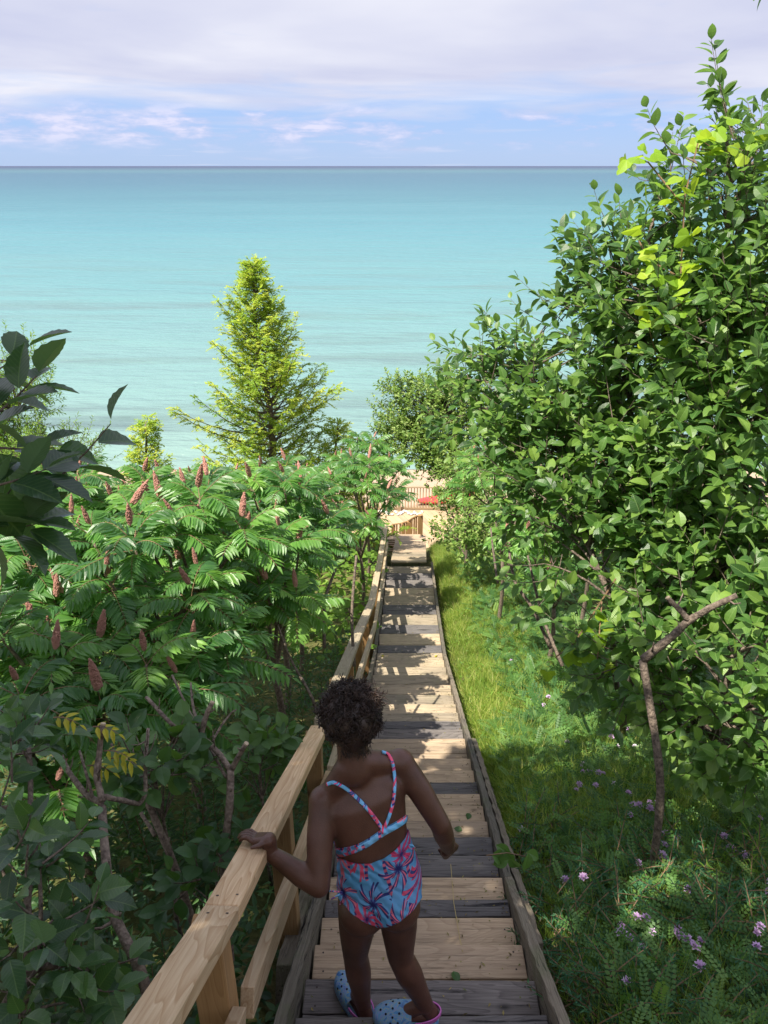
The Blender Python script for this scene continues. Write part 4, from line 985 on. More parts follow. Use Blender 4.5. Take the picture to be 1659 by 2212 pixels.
# ------------------------------------------------------------------ apple tree: near leaves at the left edge, canopy overhead
random.seed(61); rng = np.random.default_rng(61)
az = float(gz(-2.7, .3))
ap = empty('apple_tree', (-2.7, .3, az), 'dark-leaved apple tree reaching in from the left edge with large curling leaves', 'tree')
st, lf = MB(), MB()
tk = [Vector((-2.7, .3, az)), Vector((-2.6, .35, az + 1.2)), Vector((-2.4, .5, ZC - .2)), Vector((-2.3, .6, ZC + 1.2)), Vector((-2.2, .7, ZC + 2.1))]
dn = []
for i in range(4):
    for t in np.linspace(0, 1, 5)[:-1]: dn.append(tk[i].lerp(tk[i + 1], t))
tube(st, dn, [.13 - .006 * i for i in range(len(dn))], 10, wob=.08)
U = ZC + 2.3
can = [((-3.3, .9, U), (.9, .9, .38)), ((-2.3, 1.5, U), (.9, .9, .35)), ((-1.3, .9, U + .1), (.8, .9, .35)), ((-.45, .3, U + .15), (.8, .8, .32)), ((-2.1, -.2, U), (1.1, .9, .4)),
       ((-3.5, 1.7, U), (.6, .5, .3)), ((-2.3, 2.35, U), (.45, .4, .25)), ((-.9, 1.6, U + .2), (.55, .45, .25)), ((-3.9, 0, U), (.8, 1.0, .4)), ((-1.7, 2.1, U + .1), (.6, .5, .28)), ((.1, -.4, U + .2), (.6, .7, .3)),
       ((-1.0, -.7, U), (.9, .8, .3)), ((-3.0, -1.2, U), (1.1, .8, .4))]
B, D, Ln = blob_shoots(can, 34, .34, .3)
limb_net(st, dn[10:], B, .04, 7)
shoots(lf, st, B, D, Ln, None, .15, 9, .004, [ROUND[0], ROUND[1]], droop=.2, lift=.3)
def near_shoots(lst, size, n, tm=SERR):
    for (x0, y0, d0, x1, y1, d1, nl) in lst:
        a, b = P(x0, y0, d0), P(x1, y1, d1)
        limb = bez(dn[8], (dn[8] + a) / 2 + Vector((0, 0, .1)), a, 6) if (a - dn[8]).length < 3 else [a, b]
        tube(st, limb, [.010, .009, .008, .007, .006, .005], 5, cap=False)
        shoots(lf, st, [a], [(b - a).normalized() - Vector((0, 0, .2))], [(b - a).length], None, size, nl, .0035, tm, droop=.25, lift=.25, tints=(.0, .6))
near_shoots([(60, 1090, 1.5, 215, 905, 1.5, 6), (-80, 950, 1.4, 60, 800, 1.45, 8), (-90, 850, 1.5, 40, 740, 1.55, 6), (-60, 1060, 1.35, 90, 1000, 1.4, 9), (-80, 1150, 1.4, 70, 1120, 1.45, 8), (-60, 960, 1.5, 110, 950, 1.5, 8), (-90, 1180, 1.35, 10, 1050, 1.4, 6)], .105, 8)
st.build('trunk', BARK, ap, smooth=True); lf.build('foliage', LF_APPLE, ap)
# a second low branch mass of round leaves at the bottom left
z0 = float(gz(-1.5, 1.35))
random.seed(62); rng = np.random.default_rng(62)
bl = BL([(40, 1900, 2.0, .12), (100, 2000, 1.95, .12), (20, 2080, 1.9, .14), (130, 2120, 1.95, .10), (0, 1780, 2.15, .12), (10, 1640, 2.4, .12), (50, 1560, 2.5, .07), (0, 1980, 1.85, .12), (70, 2180, 1.9, .12)])
b_ = [v for v, _ in bl]
bush('apple_sapling', 'low sapling with broad blue-green leaves at the bottom left corner', 'shrub', bl, LF_APPLE, .085, 105,
     [[(-1.45, 1.25, z0), tuple(P(40, 2100, 1.95)), tuple(P(60, 1900, 2.05)), tuple(P(60, 1600, 2.45))], [tuple(P(40, 2100, 1.95)), tuple(P(240, 2090, 2.0))]], 63, tmpl=SERR, shoot=.14, nleaf=6, every=2, r0=.014, upn=.8, tints=(.1, .9))
# overhanging twig at the top right corner
random.seed(64); rng = np.random.default_rng(64)
tr_ = empty('overhanging_branch', tuple(P(1720, -60, 2.2)), 'dark leafy twig tip hanging into the top right corner', 'branch')
st, lf = MB(), MB()
tube(st, [P(1990, -420, 2.2), P(1830, -200, 2.2), P(1730, -70, 2.2)], [.012, .009, .006], 6)
shoots(lf, st, [P(1730, -70, 2.2), P(1760, -20, 2.2)], [P(1630, -10, 2.2) - P(1730, -70, 2.2), P(1680, 60, 2.2) - P(1760, -20, 2.2)], [.13, .1], None, .075, 6, .003, OVAL, lift=0, tints=(0, .4))
st.build('twig', BARK, tr_, smooth=True); lf.build('foliage', LF_SHRUB, tr_)

# ------------------------------------------------------------------ ground cover
def ghit(px, py):
    """where the line of sight through a picture place meets the ground"""
    lo, hi = .5, 30.
    a = P(px, py, 1.0)
    dirv = a - Vector((0, 0, ZC)); d = .8
    while d < 30:
        p = Vector((0, 0, ZC)) + dirv * d
        if p.z < float(gz(p.x, p.y)): break
        d += .03
    p.z = float(gz(p.x, p.y)); return p
def scatter(n, x0, x1, f0, f1, pf=1.0):
    """more plants close by, fewer far off; off the staircase"""
    f = f0 + (f1 - f0) * rng.random(n) ** pf
    x = rng.uniform(x0, x1, n) * 1.0
    return x, f
rng = np.random.default_rng(71); random.seed(71)
GRASS = leafmat('grass_blade', [(0.045, 0.11, 0.018), (0.13, 0.22, 0.035), (0.26, 0.34, 0.065), (0.46, 0.45, 0.15), (0.62, 0.52, 0.30)], trans=(.6, .85, .10), tf=.42, rough=.5, spec=.3, noise=1.5)
def grass(n, xa, xb, f0, f1, h0, h1, w, name='grass', pf=1.5, cen=True, mat=None, tl=(0, .9)):
    f = f0 + (f1 - f0) * rng.random(n) ** pf; e = xa + (xb - xa) * rng.random(n) ** 1.3
    # tufts
    nt_ = n // 14; tf_ = f0 + (f1 - f0) * rng.random(nt_) ** pf; te = xa + (xb - xa) * rng.random(nt_) ** 1.3
    k = rng.integers(0, nt_, n); f = tf_[k] + rng.normal(0, .035, n); e = te[k] + rng.normal(0, .035, n)
    x = .08 + .0325 * f + e
    O = np.stack([x, f, gz(x, f) - .01], -1)
    D = unit(rng.normal(0, .42, (n, 3)) + np.array([0, 0, 1.0])); Nn = rng.normal(0, 1, (n, 3))
    ln = rng.uniform(h0, h1, n)
    S_ = np.stack([rng.uniform(.7, 1.3, n) * w, ln, ln * 1.6], -1)
    T = rng.uniform(*tl, n) * .6 + rng.random(nt_)[k] * .4 * (tl[1] - tl[0]) + tl[0] * .4
    mb = MB(); V3 = np.array([(-.5, 0, 0), (.5, 0, 0), (.4, .5, .05), (-.4, .5, .05), (0, 1, .25)], float)
    mb.inst(V3, [(0, 1, 2, 3), (3, 2, 4)], O, frames(D, Nn), S_, np.clip(T, 0, 1))
    return mb
mb = grass(54000, .60, 1.8, 3.2, 17, .05, .22, .0065, pf=1.25)
mb2 = grass(26000, .60, 3.4, .5, 5.2, .08, .24, .0035, pf=1.0, tl=(0, .55))
for q in ('v', 'ln', 't', 'uv', 'm'): getattr(mb, q).extend(getattr(mb2, q))
mb.ix.extend([a + mb.n for a in mb2.ix]); mb.n += mb2.n
tagit(mb.build('grass', GRASS), kind='stuff')
# crown vetch: pinnate fronds spilling over the bank
def pinn(n, xa, xb, f0, f1, ln, pf=1.0, hgt=.16, npair=7, lw=.014, fw=1.2):
    f = f0 + (f1 - f0) * rng.random(n) ** pf; e = xa + (xb - xa) * rng.random(n); x = .08 + .0325 * f + e
    lay = rng.random(n)
    O = np.stack([x, f, gz(x, f) + lay * hgt], -1); D = unit(rng.normal(0, 1, (n, 3)) * np.array([1, 1, .35]) + np.array([0, 0, .35])); Nn = rng.normal(0, .35, (n, 3)) + np.array([0, 0, 1])
    V, Fs = [], []
    for j in range(npair * 2 + 1):
        t = .12 + .85 * (j // 2) / npair; sd = -1 if j % 2 else 1
        if j == npair * 2: dx, dy = 0, 1; t = .95
        else: dx, dy = sd * .9, .45
        L_ = lw / ln * (1.5 if j < npair * 2 else 1.4); wd = L_ * .32
        b = np.array([0, t, -.25 * t * t]); q = np.array([dx, dy, -.1]); pp = np.array([-dy, dx, 0])
        k = len(V); V += [b, b + q * L_ * .5 + pp * wd, b + q * L_, b + q * L_ * .5 - pp * wd]; Fs.append((k, k + 1, k + 2, k + 3))
    k = len(V); V += [(-.012, 0, 0), (.012, 0, 0), (0, 1, -.25)]; Fs.append((k, k + 1, k + 2))
    mb = MB(); T = np.clip(rng.normal(.45, .25, n) * .7 + lay * .3, 0, 1)
    mb.inst(np.array(V, float), Fs, O, frames(D, Nn), rng.uniform(.7, 1.2, n) * ln, T); return mb
LF_VETCH = leafmat('vetch_leaflet', [(0.020, 0.065, 0.024), (0.045, 0.120, 0.034), (0.09, 0.19, 0.045), (0.18, 0.29, 0.07)], tf=.28, rough=.5, spec=.3, noise=2.0)
rng = np.random.default_rng(72)
tagit(pinn(11000, .68, 4.2, .4, 5.4, .13).build('vetch_cover', LF_VETCH), kind='stuff')
tagit(pinn(8000, 1.05, 5.0, 4.8, 15, .18, lw=.022).build('bank_cover', LF_VETCH), kind='stuff')
def leafcarpet(n, xa, xb, f0, f1, size, hgt, mat, name, tm, pf=1.2, tl=(0, .8)):
    f = f0 + (f1 - f0) * rng.random(n) ** pf; e = xa + (xb - xa) * rng.random(n); x = .08 + .0325 * f + e; lay = rng.random(n)
    k = rng.random(n) ; O = np.stack([x, f, gz(x, f) + lay * hgt * (.6 + .8 * np.sin(x * 3.1 + f * 2.3) ** 2)], -1)
    D = unit(rng.normal(0, 1, (n, 3)) * np.array([1, 1, .4]) + np.array([0, 0, -.05])); Nn = rng.normal(0, .35, (n, 3)) + np.array([0, 0, 1])
    mb = MB(); mb.inst(tm[0], tm[1], O, frames(D, Nn), rng.uniform(.5, 1.2, n) * size, np.clip(rng.uniform(*tl, n), 0, 1)); return tagit(mb.build(name, mat), kind='stuff')
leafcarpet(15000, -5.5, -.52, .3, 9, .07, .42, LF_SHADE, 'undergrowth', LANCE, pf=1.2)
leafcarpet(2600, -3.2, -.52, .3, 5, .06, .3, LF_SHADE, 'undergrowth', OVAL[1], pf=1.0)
leafcarpet(16000, -14, -.5, 8, 25, .16, .7, LF_LIGHT, 'bank_cover', OVAL[1], pf=1.0)
leafcarpet(9000, 1.9, 14, 10, 25, .14, .7, LF_LIGHT, 'bank_cover', OVAL[1], pf=1.0)
leafcarpet(12000, .62, 2.4, 3.0, 17, .045, .15, LF_LIGHT, 'weedy_cover', LANCE, pf=1.1)

# goldenrod-like stems in the shade at the left
def weed(seed, h):
    random.seed(seed); mb = MB(); st = []
    lean = Vector((random.uniform(-.1, .1), random.uniform(-.1, .1), 1)).normalized()
    pts = [lean * h * t + Vector((.03 * math.sin(3 * t + seed), .02 * math.sin(2 * t), 0)) for t in np.linspace(0, 1, 6)]
    tube(mb, pts, [.004, .004, .0035, .003, .0025, .002], 4, mat=1)
    O, D, Nn, S_ = [], [], [], []
    n = int(h * 75)
    for j in range(n):
        t = .15 + .85 * j / n; a = j * 2.4; p = lean * h * t + Vector((.03 * math.sin(3 * t + seed), .02 * math.sin(2 * t), 0))
        el = .25 + .7 * t; O.append(tuple(p)); D.append((math.cos(a) * math.cos(el), math.sin(a) * math.cos(el), math.sin(el) - .1)); Nn.append((random.gauss(0, .2), random.gauss(0, .2), 1)); S_.append(random.uniform(.07, .10) * (1.15 - .6 * t))
    mb.inst(LANCE[0] * np.array([.9, 1, 1.4]), LANCE[1], np.array(O), frames(np.array(D), np.array(Nn)), np.array(S_))
    return mb
random.seed(81); rng = np.random.default_rng(81)
WM = []
for i, h in enumerate((.55, .7, .85, .6)):
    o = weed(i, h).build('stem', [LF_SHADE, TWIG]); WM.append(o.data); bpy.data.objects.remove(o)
spots = []
for (a, b, c_, d_, n) in ((-1.35, -.62, 1.2, 3.2, 16), (-2.0, -.9, 2.2, 3.4, 10), (-.95, -.45, 3.2, 7.0, 12)):
    spots += [(random.uniform(a, b), random.uniform(c_, d_)) for _ in range(n)]
for i, (x, f) in enumerate(spots):
    o = bpy.data.objects.new('weed', WM[i % 4]); COL.objects.link(o); o.location = (x, f, float(gz(x, f)) - .02)
    o.rotation_euler = (0, 0, random.random() * 6.28); s_ = random.uniform(.8, 1.15); o.scale = (s_, s_, s_)
    tagit(o, 'upright narrow-leaved weed growing in the shade left of the handrail', 'weed', 'leafy weeds left of the handrail')
# broad-leaved plants by the rail
def broad(label, x, y, d, r, seed, tint, n=55, size=.085):
    c = P(x, y, d); g = float(gz(c.x, c.y))
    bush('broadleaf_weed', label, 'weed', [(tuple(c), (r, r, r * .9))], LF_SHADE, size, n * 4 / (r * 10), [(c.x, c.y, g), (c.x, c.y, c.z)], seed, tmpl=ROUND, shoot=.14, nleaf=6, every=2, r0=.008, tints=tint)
broad('large soft-leaved plant left of the handrail near the child\'s head', 560, 1650, 3.6, .14, 91, (.7, 1))
broad('low dull broad-leaved plant beneath the forked trunk by the rail', 470, 1900, 2.8, .12, 92, (.2, .7))
broad('small green broad-leaved plant between the bare forks in the shade', 330, 1660, 2.9, .14, 93, (.5, 1))
# yellowed sumac leaflets on the bare forks
random.seed(94); mb = MB()
for (x, y) in ((290, 420), (500, 470), (560, 600), (600, 640), (470, 680)):
    p = B4(x, y, 2.6); frond(mb, mb, p, Vector((.5, 0, .1)), .09, 3, .045, .5, random.random())
r0_ = mb.build('leaves', [LF_YEL, TWIG]); tagit(r0_, 'few yellowed leaflets clinging to the bare forks', 'leaves'); r0_.name = 'yellow_leaves'

# feathery creeping juniper, and the sunlit yellow-green seedling at the right edge
LF_JUN = leafmat('juniper_needle', [(0.020, 0.080, 0.045), (0.038, 0.125, 0.062), (0.07, 0.18, 0.08)], tf=.15, rough=.6, spec=.2)
def feather(label, name, cat, pts, mat, seed, ln=.22, n=26, bl=.035):
    random.seed(seed); c = sum(pts, Vector()) / len(pts); root = empty(name, (c.x, c.y, float(gz(c.x, c.y))), label, cat); mb = MB(); O, D, Nn, S_ = [], [], [], []
    for p in pts:
        for k in range(n):
            a = random.random() * 6.28; q = p + Vector((random.gauss(0, .14), random.gauss(0, .14), 0)); q.z = float(gz(q.x, q.y)) + random.uniform(.02, .16)
            d = Vector((math.cos(a), math.sin(a), random.uniform(.1, .8))).normalized(); e = q + d * ln * random.uniform(.6, 1.1) ; tube(mb, bez(q, (q + e) / 2 + Vector((0, 0, .02)), e, 4), [.003, .0025, .002, .001], 3, cap=False, mat=1)
            for j in range(30):
                t = .1 + .9 * j / 30; O.append(q.lerp(e, t)); D.append(d * .8 + Vector((random.gauss(0, .6),) * 1 + (random.gauss(0, .6), random.gauss(0, .6)))); Nn.append((random.gauss(0, .5), random.gauss(0, .5), 1)); S_.append((.006, bl * random.uniform(.6, 1.2), .02))
    mb.inst(DIA[0], DIA[1], np.array([tuple(o) for o in O]), frames(np.array([tuple(o) for o in D]), np.array(Nn)), np.array(S_))
    mb.build('foliage', [mat, TWIG], root)
feather('low blue-green juniper spreading over the bank beside the right stringer', 'creeping_juniper', 'shrub', [ghit(1150, 1980), ghit(1240, 2010), ghit(1130, 1900), ghit(1180, 2080), ghit(1320, 2120), ghit(1250, 2190), ghit(1130, 1820), ghit(1400, 1990), ghit(1400, 2180)], LF_JUN, 95)
feather('dark feathery juniper mound at the lower right edge', 'creeping_juniper', 'shrub', [ghit(1500, 1960), ghit(1580, 2000), ghit(1450, 1900), ghit(1620, 2080), ghit(1560, 1890), ghit(1350, 1900)], LF_JUN, 96)
feather('bright yellow-green feathery seedling catching sun at the right edge', 'juniper_seedling', 'shrub', [ghit(1640, 1930) + Vector((0, 0, .05)), ghit(1680, 1950)], LF_LIGHT, 97, ln=.26, n=22, bl=.05)

# vetch flower heads
MAUVE = plainmat('mauve_petal', (0.62, 0.40, 0.68), .7, 30, (0.66, 0.50, 0.68)); PALE = plainmat('white_petal', (0.72, 0.66, 0.72), .7, 30, (0.6, 0.5, 0.62))
def flower(mat, seed, r):
    random.seed(seed); mb = MB(); O, D, Nn, S_ = [], [], [], []
    tube(mb, [(0, 0, -.11), (.006, .004, -.05), (0, 0, 0)], .0014, 3, mat=1)
    for k in range(16):
        a = k * 2.4; el = .05 + 1.2 * (k / 16); d = (math.cos(a) * math.cos(el), math.sin(a) * math.cos(el), math.sin(el))
        O.append((d[0] * .002, d[1] * .002, 0)); D.append(d); Nn.append((-d[0], -d[1], 1.2)); S_.append((r * .75, r, r * 2))
    mb.inst(DIA[0], DIA[1], np.array(O), frames(np.array(D), np.array(Nn)), np.array(S_)); o = mb.build('flower_head', [mat, LF_VETCH]); me = o.data; bpy.data.objects.remove(o); return me
FM = [flower(MAUVE, 1, .021), flower(MAUVE, 2, .025), flower(PALE, 3, .022)]
FL5 = [(765, 395), (790, 435), (775, 465), (770, 495), (800, 520), (800, 560), (500, 470), (565, 590), (890, 520), (645, 755), (680, 760), (730, 765), (755, 768), (625, 830), (610, 865), (712, 840), (885, 880), (1060, 880), (1000, 930),
       (1000, 965), (1040, 935), (910, 950), (945, 945), (895, 1005), (1045, 1080), (1085, 1112), (1145, 1140), (1075, 1172), (1018, 1225), (1060, 1240), (935, 1278), (548, 1372), (642, 1357), (1425, 1200), (1500, 1240), (1640, 1390), (1620, 1440),
       (1585, 1025), (1645, 1055), (1200, 1425), (845, 1630), (838, 1672), (885, 1690), (972, 1588), (920, 1585), (1135, 1690), (1160, 1700), (1185, 1705), (1260, 1710), (1228, 1748), (1137, 1650), (1550, 1670), (1575, 1640), (1250, 1870),
       (868, 1935), (1550, 1760), (375, 350), (465, 335), (440, 375), (268, 120), (1645, 790), (1555, 560), (1560, 590), (1420, 495), (1215, 730), (1390, 1135), (1000, 1668)]
WH5 = [(810, 825), (835, 612), (648, 718), (925, 612), (315, 1075), (515, 225), (595, 225), (945, 1745)]
random.seed(99)
for i, (x, y) in enumerate(FL5 + WH5):
    px, py = (1800 + .7233 * x) / 1.8083, (2500 + .7233 * y) / 1.8083
    p = ghit(px, py + 18); white = i >= len(FL5)
    o = bpy.data.objects.new('vetch_flower', FM[2] if white else FM[i % 2]); COL.objects.link(o)
    o.location = (p.x, p.y, p.z + .15); o.rotation_euler = (random.uniform(-.3, .7), random.uniform(-.4, .4), random.random() * 6)
    s_ = random.uniform(.8, 1.2); o.scale = (s_, s_, s_)
    if white: tagit(o, 'white vetch flower head above the green ground cover right of the stairs', 'flower', 'white vetch flowers')
    else: tagit(o, 'mauve vetch flower head above the green ground cover right of the stairs', 'flower', 'mauve vetch flowers')

# fallen leaves on the treads
random.seed(101)
def on_tread(px, py):
    for i in range(1, len(nose)):
        z = ZC - prof(nose[i]); a = P(px, py, 1.0) - Vector((0, 0, ZC)); t = (z - ZC) / a.z; p = Vector((0, 0, ZC)) + a * t
        if nose[i - 1] - .02 < p.y <= nose[i]: return p
    return None
lm = []
for i, (T, Fs) in enumerate((OVAL[0], ROUND[1])):
    mb = MB(); mb.add(T * .05, Fs, .8, uv=T[np.concatenate([np.asarray(f) for f in Fs])][:, :2]); o = mb.build('leaf', [LF_SHADE if i else LF_YEL]); lm.append(o.data); bpy.data.objects.remove(o)
def c1px(x, y): return ((800 + .8439 * x) / 1.8083, (2500 + .8439 * y) / 1.8083)
for (x, y, k, lab) in ((1150, 1538, 1, 'curled green leaf lying on the wide tan tread right of the child'), (1190, 885, 1, 'small green leaf on the tan tread near the child\'s right elbow'), (820, 80, 0, 'yellow leaf on the far sunlit tread, left one'),
                       (1065, 80, 0, 'yellow leaf on the far sunlit tread, right one'), (1225, 805, 1, 'wilted leaf at the right end of a tan tread above the child\'s hand')):
    p = on_tread(*c1px(x, y))
    if p is None: continue
    o = bpy.data.objects.new('fallen_leaf', lm[k]); COL.objects.link(o); o.location = p + Vector((0, 0, .006)); o.rotation_euler = (.15, -.2, random.random() * 6); tagit(o, lab, 'leaf')
# bits of bark, seed and dry leaf lying on the treads
mb = MB(); O = []; rg = np.random.default_rng(104)
for i in range(1, len(nose)):
    m_ = 34 if i < 14 else 26
    yy = nose[i - 1] + (nose[i] - nose[i - 1]) * rg.random(m_); e_ = rg.random(m_); e_ = np.where(rg.random(m_) < .5, e_ ** 3, 1 - (1 - e_) ** 1.0 * 1.0) 
    for y_, q_ in zip(yy, e_): O.append((XR(y_) - .02 - .86 * q_, y_, ZC - prof(nose[i]) + .004))
O = np.array(O); n_ = len(O); D_ = rg.normal(size=(n_, 3)) * np.array([1, 1, .1]); N_ = rg.normal(size=(n_, 3)) * .2 + np.array([0, 0, 1.])
mb.inst(DIA[0], DIA[1], O, frames(D_, N_), np.stack([rg.uniform(.003, .009, n_), rg.uniform(.006, .024, n_), np.full(n_, .02)], -1))
tagit(mb.build('leaf_litter', leafmat('dry_litter', [(0.05, 0.035, 0.02), (0.16, 0.11, 0.05), (0.35, 0.28, 0.12), (0.12, 0.16, 0.04)], tf=.1, rough=.9, spec=.1)), kind='stuff')
# dry stalk lying down the treads
mb = MB(); pts = []
for (x, y) in ((1138, 1045), (1145, 1130), (1152, 1225), (1165, 1300), (1180, 1390), (1193, 1450)):
    p = on_tread(*c1px(x, y)) ; p = p if p is not None else pts[-1] + Vector((.005, -.05, .04)); pts.append(p + Vector((0, 0, .012)))
tube(mb, pts, .0018, 4); o = mb.build('dry_stalk', plainmat('dry_straw', (0.42, 0.32, 0.12), .8)); tagit(o, 'thin dry straw stalk lying across several treads right of the child', 'stalk')
for (x, y, sd) in ((1330, 985, 1), (1380, 1010, 2)):
    pass
random.seed(103); cl = empty('wilted_sprig', tuple(P(*c1px(1370, 980), 2.75)), 'wilted pale green leaves draped over the right stringer', 'leaves'); mb = MB(); q = P(*c1px(1400, 985), 2.72)
tube(mb, [q + Vector((.10, .02, -.05)), q, q + Vector((-.08, -.02, .01))], .002, 4, mat=1)
for k in range(8):
    T, Fs = ROUND[1]; O = np.array([tuple(q + Vector((random.uniform(-.07, .08), random.uniform(-.03, .03), random.uniform(-.02, .01))))]); D = np.array([(random.gauss(0, 1), random.gauss(0, .5), -.5)])
    mb.inst(T, Fs, O, frames(D, np.array([(random.gauss(0, .4), -.6, .8)])), np.array([[.055, .07, .1]]), np.array([.9]))
mb.build('leaves', [LF_SHADE, TWIG], cl)

# ------------------------------------------------------------------ the child
def J(x, y, down):
    """body landmark from the close-up view (x, y) at a depth below the eye"""
    px, py = c1px(x, y); k = (py - 1106) / F; d = down / (ST + k * CT); return P(px, py, d)
SKIN = plainmat('brown_skin', (0.125, 0.056, 0.037), .42, 9, (0.072, 0.031, 0.021), bump=.16, bscale=260, spec=.45)
body = bmesh.new()
def add_bm(bm):
    me = bpy.data.meshes.new('t'); bm.to_mesh(me); body.from_mesh(me); bpy.data.meshes.remove(me); bm.free()
def cone(a, b, ra, rb, flat=1.0, ax=None):
    """tapered limb segment with round ends"""
    a, b = Vector(a), Vector(b); d = b - a; L_ = d.length; z = d.normalized()
    if ax is None: x = z.orthogonal().normalized()
    else: x = (Vector(ax) - z * Vector(ax).dot(z)).normalized()
    y = z.cross(x); bm = bmesh.new(); n = 20; rows = []
    prof_ = [(-math.sin(t), math.cos(t)) for t in np.linspace(math.pi / 2 * .97, 0, 6)]
    st_ = [(ra * p[0], ra * p[1]) for p in prof_] + [(L_ * t, ra + (rb - ra) * t) for t in (.25, .5, .75)] + [(L_ + rb * math.sin(t), rb * math.cos(t)) for t in np.linspace(0, math.pi / 2 * .97, 6)]
    for (h, r) in st_:
        rows.append([bm.verts.new(a + z * h + (x * math.cos(q) + y * math.sin(q) * flat) * r) for q in np.linspace(0, 2 * math.pi, n, endpoint=False)])
    for i in range(len(rows) - 1):
        for j in range(n): bm.faces.new((rows[i][j], rows[i][(j + 1) % n], rows[i + 1][(j + 1) % n], rows[i + 1][j]))
    bm.faces.new(rows[0][::-1]); bm.faces.new(rows[-1]); add_bm(bm)
def chain(pts, rad, **k):
    for i in range(len(pts) - 1): cone(pts[i], pts[i + 1], rad[i], rad[i + 1], **k)
def ell(c, r, rot=None):
    bm = bmesh.new(); bmesh.ops.create_uvsphere(bm, u_segments=24, v_segments=16, radius=1)
    m = (rot or Matrix.Identity(3)) @ Matrix.Diagonal(Vector(r)); 
    for v in bm.verts: v.co = m @ v.co + Vector(c)
    add_bm(bm)
def loft(secs):
    """torso: stack of superellipse sections (centre, right vector, back vector, half width, half depth)"""
    bm = bmesh.new(); n = 32; rows = []
    for (c, rv, bv, w, d, sq) in secs:
        row = []
        for q in np.linspace(0, 2 * math.pi, n, endpoint=False):
            cq, sq_ = math.cos(q), math.sin(q); e = 2 / sq
            u = math.copysign(abs(cq) ** e, cq) * w; v = math.copysign(abs(sq_) ** e, sq_) * d
            row.append(bm.verts.new(Vector(c) + Vector(rv) * u + Vector(bv) * v))
        rows.append(row)
    for i in range(len(rows) - 1):
        for j in range(n): bm.faces.new((rows[i][j], rows[i][(j + 1) % n], rows[i + 1][(j + 1) % n], rows[i + 1][j]))
    bm.faces.new(rows[0][::-1]); bm.faces.new(rows[-1]); bmesh.ops.recalc_face_normals(bm, faces=bm.faces); add_bm(bm)

shL, shR = J(548, 740, 1.83), J(905, 565, 1.76)
neck = J(690, 575, 1.71); headc = J(668, 385, 1.59)
elL, wrL = J(528, 1140, 2.02), J(300, 985, 1.965)
elR, wrR = J(1092, 858, 1.95), J(1126, 962, 2.12)
pel = J(808, 1120, 2.13)
hipL, hipR = J(710, 1215, 2.18), J(892, 1185, 2.13)
knL, anL = J(697, 1455, 2.48), J(733, 1682, 2.785)
knR, anR = J(905, 1465, 2.42), J(1022, 1690, 2.645)
Rs = (shR - shL).normalized(); up_s = (neck - pel).normalized(); Rs = (Rs - up_s * Rs.dot(up_s) * .35).normalized()
Bs = up_s.cross(Rs).normalized() * -1
if Bs.y > 0: Bs = -Bs                                # backwards, towards the camera
Rp = (hipR - hipL).normalized(); Bp = Vector((-.05, -1, .1)); Bp = (Bp - Rp * Bp.dot(Rp)).normalized()
chest = (shL + shR) / 2
def mid(a, b, t): return Vector(a).lerp(Vector(b), t)
waist = mid(pel, chest, .42)
secs = [(pel - up_s * .085 + Bp * .0, Rp, Bp, .085, .075, 2.2), (pel - up_s * .05, Rp, Bp, .132, .106, 2.3), (pel, Rp, Bp, .140, .112, 2.3), (mid(pel, waist, .5), mid(Rp, Rs, .3), mid(Bp, Bs, .3), .130, .098, 2.3),
        (waist, mid(Rp, Rs, .5), mid(Bp, Bs, .5), .122, .086, 2.3), (mid(waist, chest, .5), Rs, Bs, .130, .088, 2.4), (mid(waist, chest, .8), Rs, Bs, .132, .086, 2.5), (chest - up_s * .005, Rs, Bs, .118, .066, 2.3), (chest + up_s * .035, Rs, Bs, .075, .048, 2.1), (neck + up_s * .01, Rs, Bs, .042, .04, 2)]
loft(secs)
ell(pel + Bp * .055 - Rp * .060 - up_s * .045, (.078, .078, .080)); ell(pel + Bp * .055 + Rp * .060 - up_s * .045, (.078, .078, .080))
for s_, sh in ((-1, shL), (1, shR)):                  # trapezius, shoulder blade, shoulder cap
    cone(neck - up_s * .004 + Rs * s_ * .022, sh + up_s * .010 - Rs * s_ * .025, .042, .038)
    ell(mid(chest, sh, .52) + Bs * .042 - up_s * .055, (.042, .026, .055)); ell(sh, (.047, .047, .047))
chain([shL, mid(shL, elL, .45) - Rs * .004, elL], [.045, .0445, .036]); chain([elL, mid(elL, wrL, .35), wrL], [.036, .0385, .0235])
chain([shR, mid(shR, elR, .45) + Rs * .004, elR], [.044, .042, .035]); chain([elR, mid(elR, wrR, .4), wrR], [.035, .036, .0225])
headup = (headc - neck).normalized()
chain([neck - up_s * .02, mid(neck, headc, .55)], [.054, .047])
# head: faces away from the camera, looking down the stairs to the left
hf = Vector((-.28, .93, -.24)).normalized(); hr = hf.cross(headup).normalized(); hu = hr.cross(hf).normalized()
HM = Matrix((hr, hf, hu)).transposed()
def H(x, y, z): return headc + hr * x + hf * y + hu * z
ell(H(0, -.012, .018), (.074, .090, .082), HM); ell(H(0, .028, -.035), (.058, .060, .062), HM); cone(H(0, .052, -.078), H(0, .040, -.07), .022, .03)
ell(H(0, .088, -.028), (.013, .016, .013), HM); cone(H(0, .082, .004), H(0, .089, -.022), .008, .010); ell(H(-.009, .084, -.03), (.008, .009, .008)); ell(H(.009, .084, -.03), (.008, .009, .008))
for s_ in (-1, 1):
    ell(H(s_ * .045, .05, -.035), (.022, .026, .022), HM)
    ell(H(s_ * .074, -.002, -.020), (.008, .018, .028), HM @ Matrix.Rotation(s_ * .35, 3, 'Z')); ell(H(s_ * .070, .004, -.034), (.009, .012, .014), HM)
cone(H(-.018, .081, -.057), H(.018, .081, -.057), .006, .006); cone(H(-.015, .080, -.066), H(.015, .080, -.066), .007, .007)
